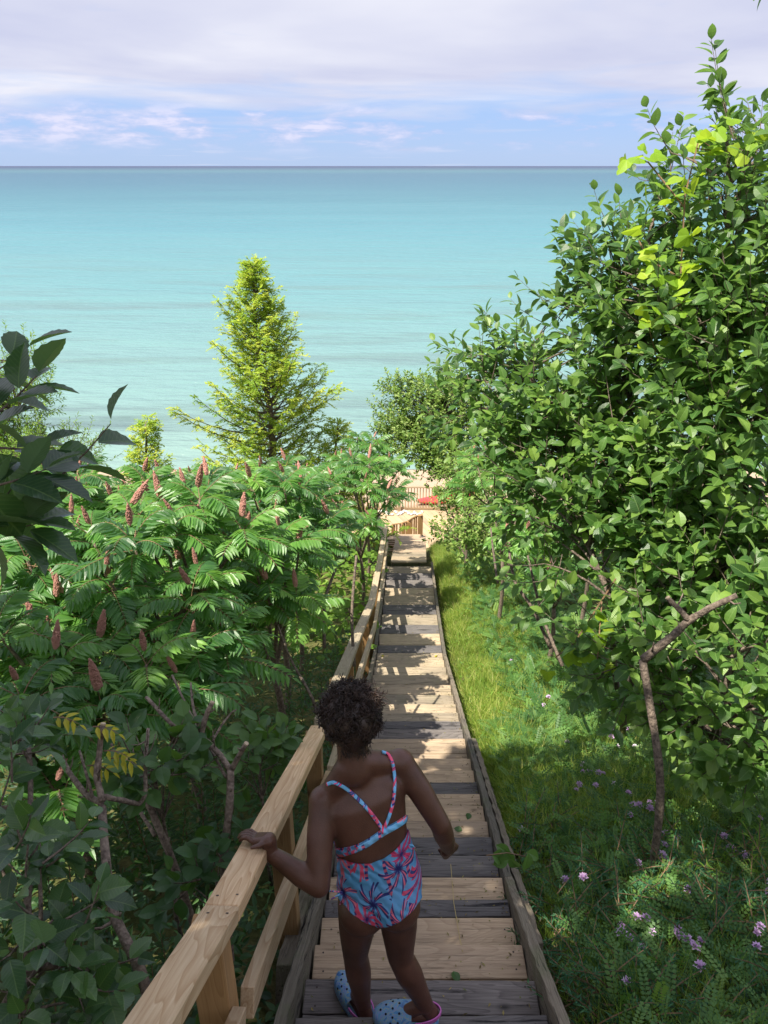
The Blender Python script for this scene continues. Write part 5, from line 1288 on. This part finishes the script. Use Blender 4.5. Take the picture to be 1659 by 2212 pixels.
# legs
chain([hipL, mid(hipL, knL, .5) , knL], [.069, .061, .045]); chain([knL, mid(knL, anL, .32) - hf * .006, mid(knL, anL, .75), anL], [.044, .047, .034, .028])
chain([hipR, mid(hipR, knR, .5), knR], [.069, .061, .045]); chain([knR, mid(knR, anR, .32) - hf * .006, mid(knR, anR, .75), anR], [.044, .047, .034, .028])
# feet
tL = ZC - prof(nose[1]) ; tR = ZC - prof(nose[1])
dirL = Vector((-.54, .86, 0)).normalized(); dirR = Vector((-.98, .04, 0)).normalized()
heelL = Vector((anL.x, anL.y, 0)); heelR = Vector((anR.x, anR.y, 0))
floorL, floorR = anL.z - .088, anR.z - .088
for an, dr, fl in ((anL, dirL, floorL), (anR, dirR, floorR)):
    h_ = Vector((an.x, an.y, fl)) - dr * .022
    ell(h_ + Vector((0, 0, .036)), (.026, .026, .026)); cone(an, h_ + Vector((0, 0, .045)), .026, .026); cone(an + dr * .01, h_ + dr * .10 + Vector((0, 0, .040)), .027, .020); cone(h_ + dr * .01 + Vector((0, 0, .032)), h_ + dr * .12 + Vector((0, 0, .028)), .024, .024)
    sd = Vector((dr.y, -dr.x, 0))
    for k in range(5): cone(h_ + dr * .115 + sd * (k - 2) * .011 + Vector((0, 0, .026)), h_ + dr * (.155 - .007 * abs(k - 1.5)) + sd * (k - 2) * .0125 + Vector((0, 0, .024)), .009, .007)
# left hand laid over the rail: palm on the top face, fingers reaching across it
def railtop(f): return railz(f) + .001
rdirv = (Vector(rp(2.4)) - Vector(rp(1.4))).normalized()
def RT(f, dx, h):
    a_, b_ = Vector(rp(1.307)), Vector(rp(3.16)); q_ = a_.lerp(b_, (f - a_.y) / (b_.y - a_.y)); return Vector((q_.x + dx, f, q_.z + .004 + h))
palm0 = RT(1.665, .052, .030); palm1 = RT(1.690, .006, .019)
cone(wrL, palm0, .0245, .023)
for o_ in (-.024, -.012, 0, .012, .024): cone(palm0 + rdirv * o_ * .6, palm1 + rdirv * o_ * 1.05, .0185, .0125)
fl_ = [.044, .056, .060, .053]
for k in range(4):
    o_ = (k - 1.5) * .0182; b_ = palm1 + rdirv * o_ * 1.05 + Vector((-.006, 0, .001)); L_ = fl_[k]; sp = rdirv * o_ * .42
    j1 = b_ + Vector((-L_ * .42, .010, .008)) + sp * .5; j2 = j1 + Vector((-L_ * .36, .007, -.008)) + sp * .3; j3 = j2 + Vector((-L_ * .22, .003, -.014)) + sp * .15
    chain([b_, j1, j2, j3], [.0095, .0080, .0072, .0062])
tb = palm0 - rdirv * .020 + Vector((-.012, .0, -.006)); chain([tb, tb - rdirv * .020 + Vector((-.016, 0, -.003)), tb - rdirv * .030 + Vector((-.036, 0, -.007))], [.0115, .0095, .0078])
# right hand, hanging and loosely curled
hd = (wrR - elR).normalized(); hd2 = (hd + Vector((.10, .25, -.15))).normalized(); pr0 = wrR + hd2 * .012; pr1 = wrR + hd2 * .05
ha = Vector((.75, .5, .25)); ha = (ha - hd2 * ha.dot(hd2)).normalized(); hb = hd2.cross(ha).normalized()
if hb.x > 0: hb = -hb
for o_ in (-.021, -.008, .006, .020): cone(pr0 + ha * o_ * .7, pr1 + ha * o_, .0165, .0130)
cone(wrR, pr0, .0215, .019)
for k in range(4):
    o_ = (k - 1.5) * .0170; L_ = fl_[k]; b_ = pr1 + ha * o_ * 1.05 + hd2 * .006
    j1 = b_ + hd2 * L_ * .42 + hb * .012; j2 = j1 + hd2 * L_ * .12 + hb * L_ * .36; j3 = j2 - hd2 * L_ * .18 + hb * L_ * .18
    chain([b_, j1, j2, j3], [.0088, .0078, .0072, .0062])
tb = pr0 + ha * .018 + hb * .006; chain([tb, tb + hd2 * .022 + ha * .012 + hb * .012, tb + hd2 * .038 + ha * .006 + hb * .022], [.010, .0088, .0072])

person = empty('person', ((anL.x + anR.x) / 2, (anL.y + anR.y) / 2, min(floorL, floorR)), 'child in a palm-print swimsuit walking down the stairs, one hand on the rail', 'person')
me = bpy.data.meshes.new('body'); body.to_mesh(me); body.free()
tmp = bpy.data.objects.new('body_raw', me); COL.objects.link(tmp)
rm = tmp.modifiers.new('r', 'REMESH'); rm.mode = 'VOXEL'; rm.voxel_size = .0027; rm.use_smooth_shade = True
sm = tmp.modifiers.new('s', 'SMOOTH'); sm.factor = .5; sm.iterations = 4
bpy.context.view_layer.update(); dg = bpy.context.evaluated_depsgraph_get()
bme = bpy.data.meshes.new_from_object(tmp.evaluated_get(dg)); bpy.data.objects.remove(tmp)
bme.name = 'body'; bme.materials.clear(); bme.materials.append(SKIN)
_n = len(bme.vertices); _c = np.empty(_n * 3); bme.vertices.foreach_get('co', _c); _c = _c.reshape(-1, 3)
_e = np.empty(len(bme.edges) * 2, int); bme.edges.foreach_get('vertices', _e); _e = _e.reshape(-1, 2)
def _sd(p, a, b):
    a, b = np.array(a), np.array(b); ab = b - a; t = np.clip(((p - a) @ ab) / (ab @ ab), 0, 1); return np.linalg.norm(p - a - t[:, None] * ab, axis=1)
# soften muscles and joints, but keep face, hands and feet crisp
_w = np.minimum.reduce([_sd(_c, wrL, palm1) / .05, _sd(_c, wrR, pr1) / .05, _sd(_c, anL, anL - Vector((0, 0, .1))) / .09, _sd(_c, anR, anR - Vector((0, 0, .1))) / .09, _sd(_c, H(0, .04, .03), H(0, .06, -.08)) / .07])
_w = np.clip(_w - 1.0, 0, 1)[:, None] * .6; _deg = np.bincount(_e.ravel(), minlength=_n)[:, None]
for _ in range(60):
    _s = np.zeros_like(_c); np.add.at(_s, _e[:, 0], _c[_e[:, 1]]); np.add.at(_s, _e[:, 1], _c[_e[:, 0]]); _c = _c + (_s / _deg - _c) * _w
bme.vertices.foreach_set('co', _c.ravel()); bme.update()
bme.transform(Matrix.Translation(-person.location))
bo = bpy.data.objects.new('body', bme); COL.objects.link(bo); bo.parent = person
nv = len(bme.vertices); BV = np.empty(nv * 3); bme.vertices.foreach_get('co', BV); BV = BV.reshape(-1, 3) + np.array(person.location)
BN = np.empty(nv * 3); bme.vertices.foreach_get('normal', BN); BN = BN.reshape(-1, 3)
bfaces = [tuple(p.vertices) for p in bme.polygons]
bvh = BVHTree.FromPolygons([Vector(v) for v in BV], bfaces)
EYE = Vector((0, 0, ZC))
def c1of(p):
    x, y, d = proj(p); return (x * 1.8083 - 800) / .8439, (y * 1.8083 - 2500) / .8439
dn_ = ZC - BV[:, 2]; dd_ = BV[:, 1] * CT + dn_ * ST; vv_ = dn_ * CT - BV[:, 1] * ST
CX = ((829.5 + F * BV[:, 0] / dd_) * 1.8083 - 800) / .8439; CY = ((1106 + F * vv_ / dd_) * 1.8083 - 2500) / .8439
def segd(p, a, b):
    a, b = np.array(a), np.array(b); ab = b - a; t = np.clip(((p - a) @ ab) / (ab @ ab), 0, 1); return np.linalg.norm(p - a - t[:, None] * ab, axis=1)
arm = np.minimum.reduce([segd(BV, shL - Rs * .02, elL) / .046, segd(BV, elL, wrL) / .04, segd(BV, shR + Rs * .02, elR) / .046, segd(BV, elR, wrR) / .04])
axis_t = (BV - np.array(pel)) @ np.array(up_s) / (chest - pel).dot(up_s)
back = BN @ np.array(Bs) > -.15
top_line = np.interp(CX, [560, 610, 650, 700, 760, 830, 880, 920, 945, 1000], [985, 1000, 1012, 1026, 1030, 1005, 965, 915, 850, 830])
bot_line = np.interp(CX, [560, 610, 640, 690, 740, 790, 850, 900, 960, 1010, 1040], [1140, 1160, 1218, 1272, 1306, 1322, 1322, 1302, 1250, 1172, 1120])
front_top = axis_t < .80
sel = np.where(back, (CY > top_line), front_top) & (CY < np.where(back, bot_line, bot_line - 25)) & (arm > 1.12) & (axis_t > -.55)
sel &= ~(segd(BV, elL, wrL) < .05)
sel &= segd(BV, pel - up_s * .05, chest) < .19
# side tops rise to meet the band
band_lo = np.interp(CX, [600, 640, 700, 760, 822, 860, 920, 950], [1000, 1003, 985, 955, 905, 882, 845, 826])
bandsel_ok = segd(BV, pel - up_s * .05, chest) < .19
band_hi = np.interp(CX, [600, 640, 700, 760, 822, 860, 920, 950], [955, 958, 945, 915, 868, 850, 815, 790])
bandsel = back & (CY > band_hi) & (CY < band_lo) & (arm > 1.02) & (axis_t > .1)
sel |= bandsel & bandsel_ok
def suit_mesh(mask, off, name, mat, parent, smooth_it=10, puff=None):
    fs_ = [f for f in bfaces if all(mask[i] for i in f)]
    used = sorted({i for f in fs_ for i in f}); mp_ = {i: k for k, i in enumerate(used)}
    bm = bmesh.new(); vs = [bm.verts.new(Vector(BV[i]) - person.location + Vector(BN[i]) * (off + (puff[i] if puff is not None else 0))) for i in used]
    for f in fs_: bm.faces.new([vs[mp_[i]] for i in f])
    # keep the largest piece(s)
    for _ in range(smooth_it):
        mv = {}
        for v in bm.verts:
            be = [e.other_vert(v) for e in v.link_edges if e.is_boundary]
            if len(be) == 2: mv[v] = (be[0].co + be[1].co) / 4 + v.co / 2
        for v, c_ in mv.items(): v.co = c_
    seen = set(); comps = []
    for v in bm.verts:
        if v in seen: continue
        st_ = [v]; cmp_ = []; seen.add(v)
        while st_:
            w = st_.pop(); cmp_.append(w)
            for e in w.link_edges:
                o_ = e.other_vert(w)
                if o_ not in seen: seen.add(o_); st_.append(o_)
        comps.append(cmp_)
    big = max(len(c_) for c_ in comps)
    for cmp_ in comps:
        if len(cmp_) < max(250, big * .12): bmesh.ops.delete(bm, geom=cmp_, context='VERTS')
    for f in bm.faces: f.smooth = True
    bmesh.ops.solidify(bm, geom=list(bm.faces), thickness=.0025)
    m_ = bpy.data.meshes.new(name); bm.to_mesh(m_); bm.free(); m_.materials.append(mat)
    o = bpy.data.objects.new(name, m_); COL.objects.link(o); o.parent = parent; return o
# palm-print cloth: sky blue ground with coral fronds, navy trunks and teal
def suit_material():
    m, nt, b, o = newmat('palm_print_cloth'); L = nt.links
    tcn = N(nt, 'ShaderNodeTexCoord'); mp = N(nt, 'ShaderNodeMapping'); mp.inputs['Rotation'].default_value = (0, .25, .1); L.new(tcn.outputs['Object'], mp.inputs[0])
    sp = N(nt, 'ShaderNodeSeparateXYZ'); L.new(mp.outputs[0], sp.inputs[0])
    wn = N(nt, 'ShaderNodeTexNoise'); setin(wn, Scale=9.0, Detail=3.0); L.new(tcn.outputs['Object'], wn.inputs['Vector'])
    # palm crowns: radial fronds round scattered centres in the x-z plane
    cb = N(nt, 'ShaderNodeCombineXYZ'); L.new(sp.outputs[0], cb.inputs[0]); L.new(sp.outputs[2], cb.inputs[1]); 
    vo = N(nt, 'ShaderNodeTexVoronoi', voronoi_dimensions='2D'); setin(vo, Scale=10.5, Randomness=.8); L.new(cb.outputs[0], vo.inputs['Vector'])
    vs_ = N(nt, 'ShaderNodeVectorMath', operation='SUBTRACT'); L.new(cb.outputs[0], vs_.inputs[0])
    L.new(vo.outputs['Position'], vs_.inputs[1])
    s2 = N(nt, 'ShaderNodeSeparateXYZ'); L.new(vs_.outputs[0], s2.inputs[0])
    ang = math_(nt, 'ARCTAN2', s2.outputs[1], s2.outputs[0])
    dist = vo.outputs['Distance']
    rays = math_(nt, 'SINE', math_(nt, 'ADD', math_(nt, 'MULTIPLY', ang, 7.0), math_(nt, 'MULTIPLY', dist, 9.0)))
    fine = math_(nt, 'SINE', math_(nt, 'ADD', math_(nt, 'MULTIPLY', ang, 26.0), math_(nt, 'MULTIPLY', dist, 16.0)))
    fr = math_(nt, 'MULTIPLY', math_(nt, 'GREATER_THAN', math_(nt, 'ADD', rays, math_(nt, 'MULTIPLY', fine, .45)), math_(nt, 'SUBTRACT', math_(nt, 'MULTIPLY', dist, 2.6), .75)), math_(nt, 'LESS_THAN', dist, .66))
    base = mixc(nt, (0.26, 0.50, 0.86), (0.14, 0.55, 0.86), wn.outputs['Fac'])
    hue = ramp(nt, [(0.0, (0.92, 0.12, 0.24)), (0.30, (0.95, 0.26, 0.34)), (0.46, (0.05, 0.07, 0.30)), (0.60, (0.90, 0.10, 0.26)), (0.8, (0.05, 0.10, 0.34)), (1.0, (0.85, 0.30, 0.30))], 'CONSTANT')
    cs = N(nt, 'ShaderNodeSeparateXYZ'); L.new(vo.outputs['Color'], cs.inputs[0]); L.new(math_(nt, 'FRACT', math_(nt, 'ADD', cs.outputs[0], math_(nt, 'MULTIPLY', fine, .06))), hue.inputs[0])
    c = mixc(nt, base, hue.outputs[0], fr)
    core = math_(nt, 'LESS_THAN', math_(nt, 'ADD', dist, math_(nt, 'MULTIPLY', fine, .06)), .10); c = mixc(nt, c, (0.04, 0.04, 0.22), core)
    # trunks: slim upright bars, coral with navy rings
    wx = math_(nt, 'ADD', sp.outputs[0], math_(nt, 'MULTIPLY', wn.outputs['Fac'], .03))
    tx = math_(nt, 'ABSOLUTE', math_(nt, 'SUBTRACT', math_(nt, 'FRACT', math_(nt, 'MULTIPLY', wx, 17.0)), .5))
    trunk = math_(nt, 'MULTIPLY', math_(nt, 'LESS_THAN', tx, .085), math_(nt, 'GREATER_THAN', cs.outputs[1], .38))
    rings = math_(nt, 'GREATER_THAN', math_(nt, 'SINE', math_(nt, 'MULTIPLY', sp.outputs[2], 420.0)), .1)
    tcx = mixc(nt, (0.85, 0.20, 0.30), (0.05, 0.05, 0.28), rings)
    c = mixc(nt, c, tcx, math_(nt, 'MULTIPLY', trunk, math_(nt, 'SUBTRACT', 1.0, fr)))
    L.new(c, b.inputs['Base Color']); setin(b, Roughness=.6, Specular_IOR_Level=.35)
    wv = N(nt, 'ShaderNodeTexWave', bands_direction='DIAGONAL'); setin(wv, Scale=14.0, Distortion=5.0, Detail=2.0); wv.inputs['Detail Scale'].default_value = 1.2
    L.new(tcn.outputs['Object'], wv.inputs['Vector']); bp = N(nt, 'ShaderNodeBump'); setin(bp, Strength=.55, Distance=.006); L.new(wv.outputs['Fac'], bp.inputs['Height']); L.new(bp.outputs[0], b.inputs['Normal'])
    return m
SUIT = suit_material()
pf = .0035 + .0035 * np.clip((CY - 1020) / 120, 0, 1) + .0018 * np.sin(CY * .085 + CX * .03) * np.clip((760 - CX) / 120 + .3, 0, 1)
suit = suit_mesh(sel, .002, 'swimsuit', SUIT, person, puff=pf)
def onback(x, y, off=.004):
    px, py = c1px(x, y); a = (P(px, py, 1.0) - EYE).normalized(); h, n_, i_, d_ = bvh.ray_cast(EYE, a, 6)
    if h is None: return None
    return h - person.location + n_ * off, n_
def ribbon(name, pxs, w, mat, parent, k=26, th=.003):
    pxs = np.array(pxs, float); t = np.linspace(0, 1, len(pxs)); tt = np.linspace(0, 1, k); X = np.interp(tt, t, pxs[:, 0]); Y = np.interp(tt, t, pxs[:, 1])
    pts = [q for q in (onback(x, y) for x, y in zip(X, Y)) if q is not None]
    P3 = [Vector(p[0]) for p in pts]
    for _ in range(3): P3 = [P3[0]] + [(P3[i - 1] + P3[i] * 2 + P3[i + 1]) / 4 for i in range(1, len(P3) - 1)] + [P3[-1]]
    bm = bmesh.new(); rows = []
    for i, p in enumerate(P3):
        ax = (P3[min(i + 1, len(P3) - 1)] - P3[max(i - 1, 0)]).normalized(); n_ = pts[i][1]; s_ = ax.cross(n_).normalized(); n2 = s_.cross(ax)
        rows.append([bm.verts.new(p + s_ * w * a + n2 * th * b) for a, b in ((-1, -.5), (-.7, .9), (.7, .9), (1, -.5))])
    for i in range(len(rows) - 1):
        for j in range(4): bm.faces.new((rows[i][j], rows[i][(j + 1) % 4], rows[i + 1][(j + 1) % 4], rows[i + 1][j]))
    bm.faces.new(rows[0]); bm.faces.new(rows[-1][::-1]); bmesh.ops.recalc_face_normals(bm, faces=bm.faces)
    for f in bm.faces: f.smooth = True
    m_ = bpy.data.meshes.new(name); bm.to_mesh(m_); bm.free(); m_.materials.append(mat); o = bpy.data.objects.new(name, m_); COL.objects.link(o); o.parent = parent; return o
ribbon('strap', [(570, 668), (600, 655), (650, 680), (710, 735), (770, 800), (825, 878)], .0062, SUIT, suit)
ribbon('strap', [(818, 522), (850, 530), (872, 580), (878, 660), (872, 745), (850, 820), (825, 878)], .0062, SUIT, suit)
ribbon('back_band', [(622, 978), (700, 966), (760, 935), (825, 888), (870, 866), (915, 838), (938, 815)], .0125, SUIT, suit, th=.004)
q = onback(825, 880); mb = MB(); a = Vector(q[0]) + person.location; tube(mb, [a + Vector((-.006, 0, .008)), a + Vector((0, -.003, 0)), a + Vector((.006, 0, -.008))], [.006, .010, .006], 8); mb.build('knot', SUIT, suit, smooth=True)
q = onback(648, 1165) or onback(660, 1180) or onback(690, 1190); a = Vector(q[0]) + person.location; mb = MB()
for e in ((-.045, 0, .004), (-.040, -.01, -.02), (.006, -.01, -.045), (-.012, -.012, -.042)): tube(mb, bez(a, a + Vector(e) * .6 + Vector((0, -.008, .012)), a + Vector(e), 6), .0028, 5)
mb.build('side_bow', SUIT, suit, smooth=True)
q = onback(985, 945) or onback(960, 950) or onback(930, 950) or onback(900, 960); a = Vector(q[0]) + person.location; mb = MB(); tube(mb, [a, a + Vector((.018, -.004, .006)), a + Vector((.026, -.004, -.006)), a + Vector((.014, -.004, -.014)), a], .002, 5); mb.build('side_loop', SUIT, suit, smooth=True)

# hair: short dense curls
HAIRM = plainmat('dark_brown_hair', (0.050, 0.027, 0.019), .5, 25, (0.014, 0.008, 0.007), spec=.5)
random.seed(111); mb = MB()
hc = H(.002, -.030, .035)
ico = bmesh.new(); bmesh.ops.create_icosphere(ico, subdivisions=4, radius=1)
Vh = []
for v in ico.verts:
    x, y, z = v.co; k = 1 + .05 * math.sin(9 * x + 3) * math.sin(8 * y) * math.sin(7 * z + 1) + .03 * math.sin(21 * x) * math.sin(19 * z + y * 17)
    r_ = Vector((.089, .097, .100)) * k
    if z < -.15: r_ = Vector((r_.x * (1 - .42 * (-z - .15)), r_.y * (1 - .25 * (-z - .15)), r_.z * 1.12))
    Vh.append(hc + hr * x * r_.x + hf * y * r_.y * (0.86 if y > 0 else 1) + hu * z * r_.z)
mb.add([tuple(v) for v in Vh], [tuple(v.index for v in f.verts) for f in ico.faces]); ico.free()
n = 2300
for i in range(n):
    v = Vector((random.gauss(0, 1), random.gauss(0, 1), random.gauss(0, 1))).normalized()
    if v.y > .55 and v.z < .3: continue
    rr = Vector((.091, .099, .102)); k = (1 - .38 * min(1, max(0, -v.z - .15)))
    b_ = hc + hr * v.x * rr.x * k + hf * v.y * rr.y * k * (.86 if v.y > 0 else 1) + hu * v.z * rr.z * k - (hr * v.x + hf * v.y + hu * v.z) * .008
    nrm = (hr * v.x + hf * v.y + hu * v.z).normalized(); u = nrm.orthogonal().normalized(); w = nrm.cross(u); a0 = random.random() * 6.28
    R_ = random.uniform(.003, .008); ln = random.uniform(.008, .027) * (1.5 if v.z > .3 else .8) * (1 + .5 * math.sin(v.x * 7 + 2) * math.sin(v.y * 6 + v.z * 5)); tw = random.choice((-1, 1)) * random.uniform(7, 12)
    bend = (u * random.gauss(0, 1) + w * random.gauss(0, 1)) * .010 - hu * .003
    pts = [b_ + nrm * ln * t + bend * t * t + (u * math.cos(a0 + tw * t) + w * math.sin(a0 + tw * t)) * R_ for t in np.linspace(0, 1, 8)]
    tube(mb, pts, [.0017] * 6 + [.0012, .0006], 3, cap=False)
for i in range(120):                                   # baby hairs at the nape
    s_ = random.uniform(-.05, .05); b_ = H(s_, -.072 + abs(s_) * .25, -.052 + random.uniform(-.02, .01)); e = b_ + hu * -.018 + Vector((random.gauss(0, .006), random.gauss(-.004, .004), 0)); tube(mb, bez(b_, (b_ + e) / 2 - hf * .004, e, 4), .0008, 3, cap=False)
mb.build('hair', HAIRM, person, smooth=True)
EYEM = plainmat('eye_white', (.6, .58, .55), .2); IRIS = plainmat('dark_iris', (.02, .012, .008), .15)
for s_ in (-1, 1):
    mb = MB(); ico = bmesh.new(); bmesh.ops.create_icosphere(ico, subdivisions=2, radius=.0095); c_ = H(s_ * .030, .071, .002)
    mb.add([tuple(Vector(v.co) + c_) for v in ico.verts], [tuple(v.index for v in f.verts) for f in ico.faces]); ico.free()
    ir = [tuple(c_ + hf * .0094 + hr * math.cos(a) * .0045 + hu * math.sin(a) * .0045) for a in np.linspace(0, 6.28, 12, endpoint=False)]; mb.add(ir, [tuple(range(12))], mat=1)
    mb.build('eye', [EYEM, IRIS], person)

# clogs: marbled blue shell with dark discs for holes, pink heel strap
def clog_mat():
    m, nt, b, o = newmat('marbled_blue_foam'); L = nt.links; tcn = N(nt, 'ShaderNodeTexCoord')
    w = N(nt, 'ShaderNodeTexNoise'); setin(w, Scale=16.0, Detail=3.0, Distortion=3.5); L.new(tcn.outputs['Object'], w.inputs['Vector'])
    r = ramp(nt, [(0.30, (0.02, 0.07, 0.24)), (0.40, (0.06, 0.19, 0.40)), (0.45, (0.07, 0.24, 0.44)), (0.48, (0.34, 0.30, 0.14)), (0.51, (0.06, 0.26, 0.44)), (0.60, (0.20, 0.22, 0.40)), (0.68, (0.04, 0.18, 0.42))]); L.new(w.outputs['Fac'], r.inputs[0])
    L.new(r.outputs[0], b.inputs['Base Color']); setin(b, Roughness=.5); return m
CLOG = clog_mat(); PINK = plainmat('pink_rubber', (0.52, 0.13, 0.42), .5); HOLE_SHADE = plainmat('hole_shade_black', (.01, .01, .015), .9)
def clog(an, dr, fl):
    sd = Vector((dr.y, -dr.x, 0)); o0 = Vector((an.x, an.y, fl)) - dr * .050
    def S(u, v, z): return o0 + dr * u + sd * v + Vector((0, 0, z))
    Lc = .235; nu = 22; bm = bmesh.new(); 
    def halfw(t): return (.034 + .014 * math.sin(math.pi * min(1, t) ** 1.25)) * (max(0, 1 - ((t - .80) / .2) ** 2) ** .5 if t > .80 else (max(0, 1 - ((.12 - t) / .12) ** 2) ** .5 if t < .12 else 1)) + .0
    def cap_(t): return .022 + .040 * math.sin(math.pi * max(0, min(1, (t - .36) / .66))) ** .6 if t > .40 else .022
    # sole
    def ring(z, s_): return [bm.verts.new(S(Lc * t, halfw(t) * s_, z)) for t in np.linspace(.004, .996, nu)] + [bm.verts.new(S(Lc * t, -halfw(t) * s_, z)) for t in np.linspace(.996, .004, nu)]
    r0, r1, r2 = ring(.0, .97), ring(.012, 1.04), ring(.030, 1.0)
    n = len(r0); bm.faces.new(r0[::-1])
    for a_, b_ in ((r0, r1), (r1, r2)):
        for j in range(n): bm.faces.new((a_[j], a_[(j + 1) % n], b_[(j + 1) % n], b_[j]))
    bm.faces.new([v for v in r2])
    # upper: arched shell over the toes
    rows = []
    for t in np.linspace(.42, .985, 14):
        hw = halfw(t) * 1.02; hh = .034 * math.sin(math.pi * min(1, (1.02 - t) / .62 * .5)) ** .7 + .010; rows.append([bm.verts.new(S(Lc * t, -hw * math.cos(a), .026 + hh * math.sin(a) ** .8)) for a in np.linspace(0, math.pi, 13)])
    for i in range(len(rows) - 1):
        for j in range(12): bm.faces.new((rows[i][j], rows[i][j + 1], rows[i + 1][j + 1], rows[i + 1][j]))
    bm.faces.new(rows[-1]); bmesh.ops.recalc_face_normals(bm, faces=bm.faces)
    for f in bm.faces: f.smooth = True
    for v in bm.verts: v.co = v.co - person.location
    m_ = bpy.data.meshes.new('clog'); bm.to_mesh(m_); bm.free(); m_.materials.append(CLOG); o = bpy.data.objects.new('clog', m_); COL.objects.link(o); o.parent = person
    mb = MB()
    for (t, a) in ((.60, 1.2), (.60, 1.95), (.70, .95), (.70, 1.57), (.70, 2.2), (.80, 1.2), (.80, 1.95), (.62, .55), (.62, 2.6), (.73, .5), (.73, 2.65), (.88, 1.57)):
        hw = halfw(t) * 1.02; hh = .034 * math.sin(math.pi * min(1, (1.02 - t) / .62 * .5)) ** .7 + .010; c_ = S(Lc * t, -hw * math.cos(a), .0265 + hh * math.sin(a) ** .8); nn = (sd * -math.cos(a) + Vector((0, 0, math.sin(a))) + dr * .25).normalized()
        tube(mb, [c_ - nn * .001, c_ + nn * .0010], .0040, 10)  # near-black discs on the shell, painting the shade inside vent holes
    hl = mb.build('vent_shade_discs', HOLE_SHADE, o)
    mb = MB(); w_ = []; k = 15                          # heel strap loops behind the ankle
    for i, a in enumerate(np.linspace(0, math.pi, k)):
        c_ = S(.085 - .088 * math.sin(a), .041 * math.cos(a), .044 + .014 * math.sin(a)); w_.append(c_)
    V_, Fs_ = [], []
    for i, c_ in enumerate(w_):
        out_ = (c_ - S(.06, 0, .05)); out_.z = 0; out_.normalize()
        for (a, b) in ((-.001, -.0085), (.003, -.0085), (.003, .0085), (-.001, .0085)): V_.append(tuple(c_ + out_ * a + Vector((0, 0, b))))
    for i in range(k - 1):
        for j in range(4): a = i * 4 + j; b = i * 4 + (j + 1) % 4; Fs_.append((a, b, b + 4, a + 4))
    Fs_ += [(0, 1, 2, 3), tuple(range((k - 1) * 4, k * 4))]
    mb.add(V_, Fs_); stp = mb.build('heel_strap', PINK, o, smooth=False)
clog(anL, dirL, floorL - .002); clog(anR, dirR, floorR - .002)
print('FLOOR', floorL, floorR, [(round(f, 2), round(ZC - prof(f), 2)) for f in nose[:5]], 'ankles', tuple(anL), tuple(anR))
for f in bo.data.polygons: f.use_smooth = True
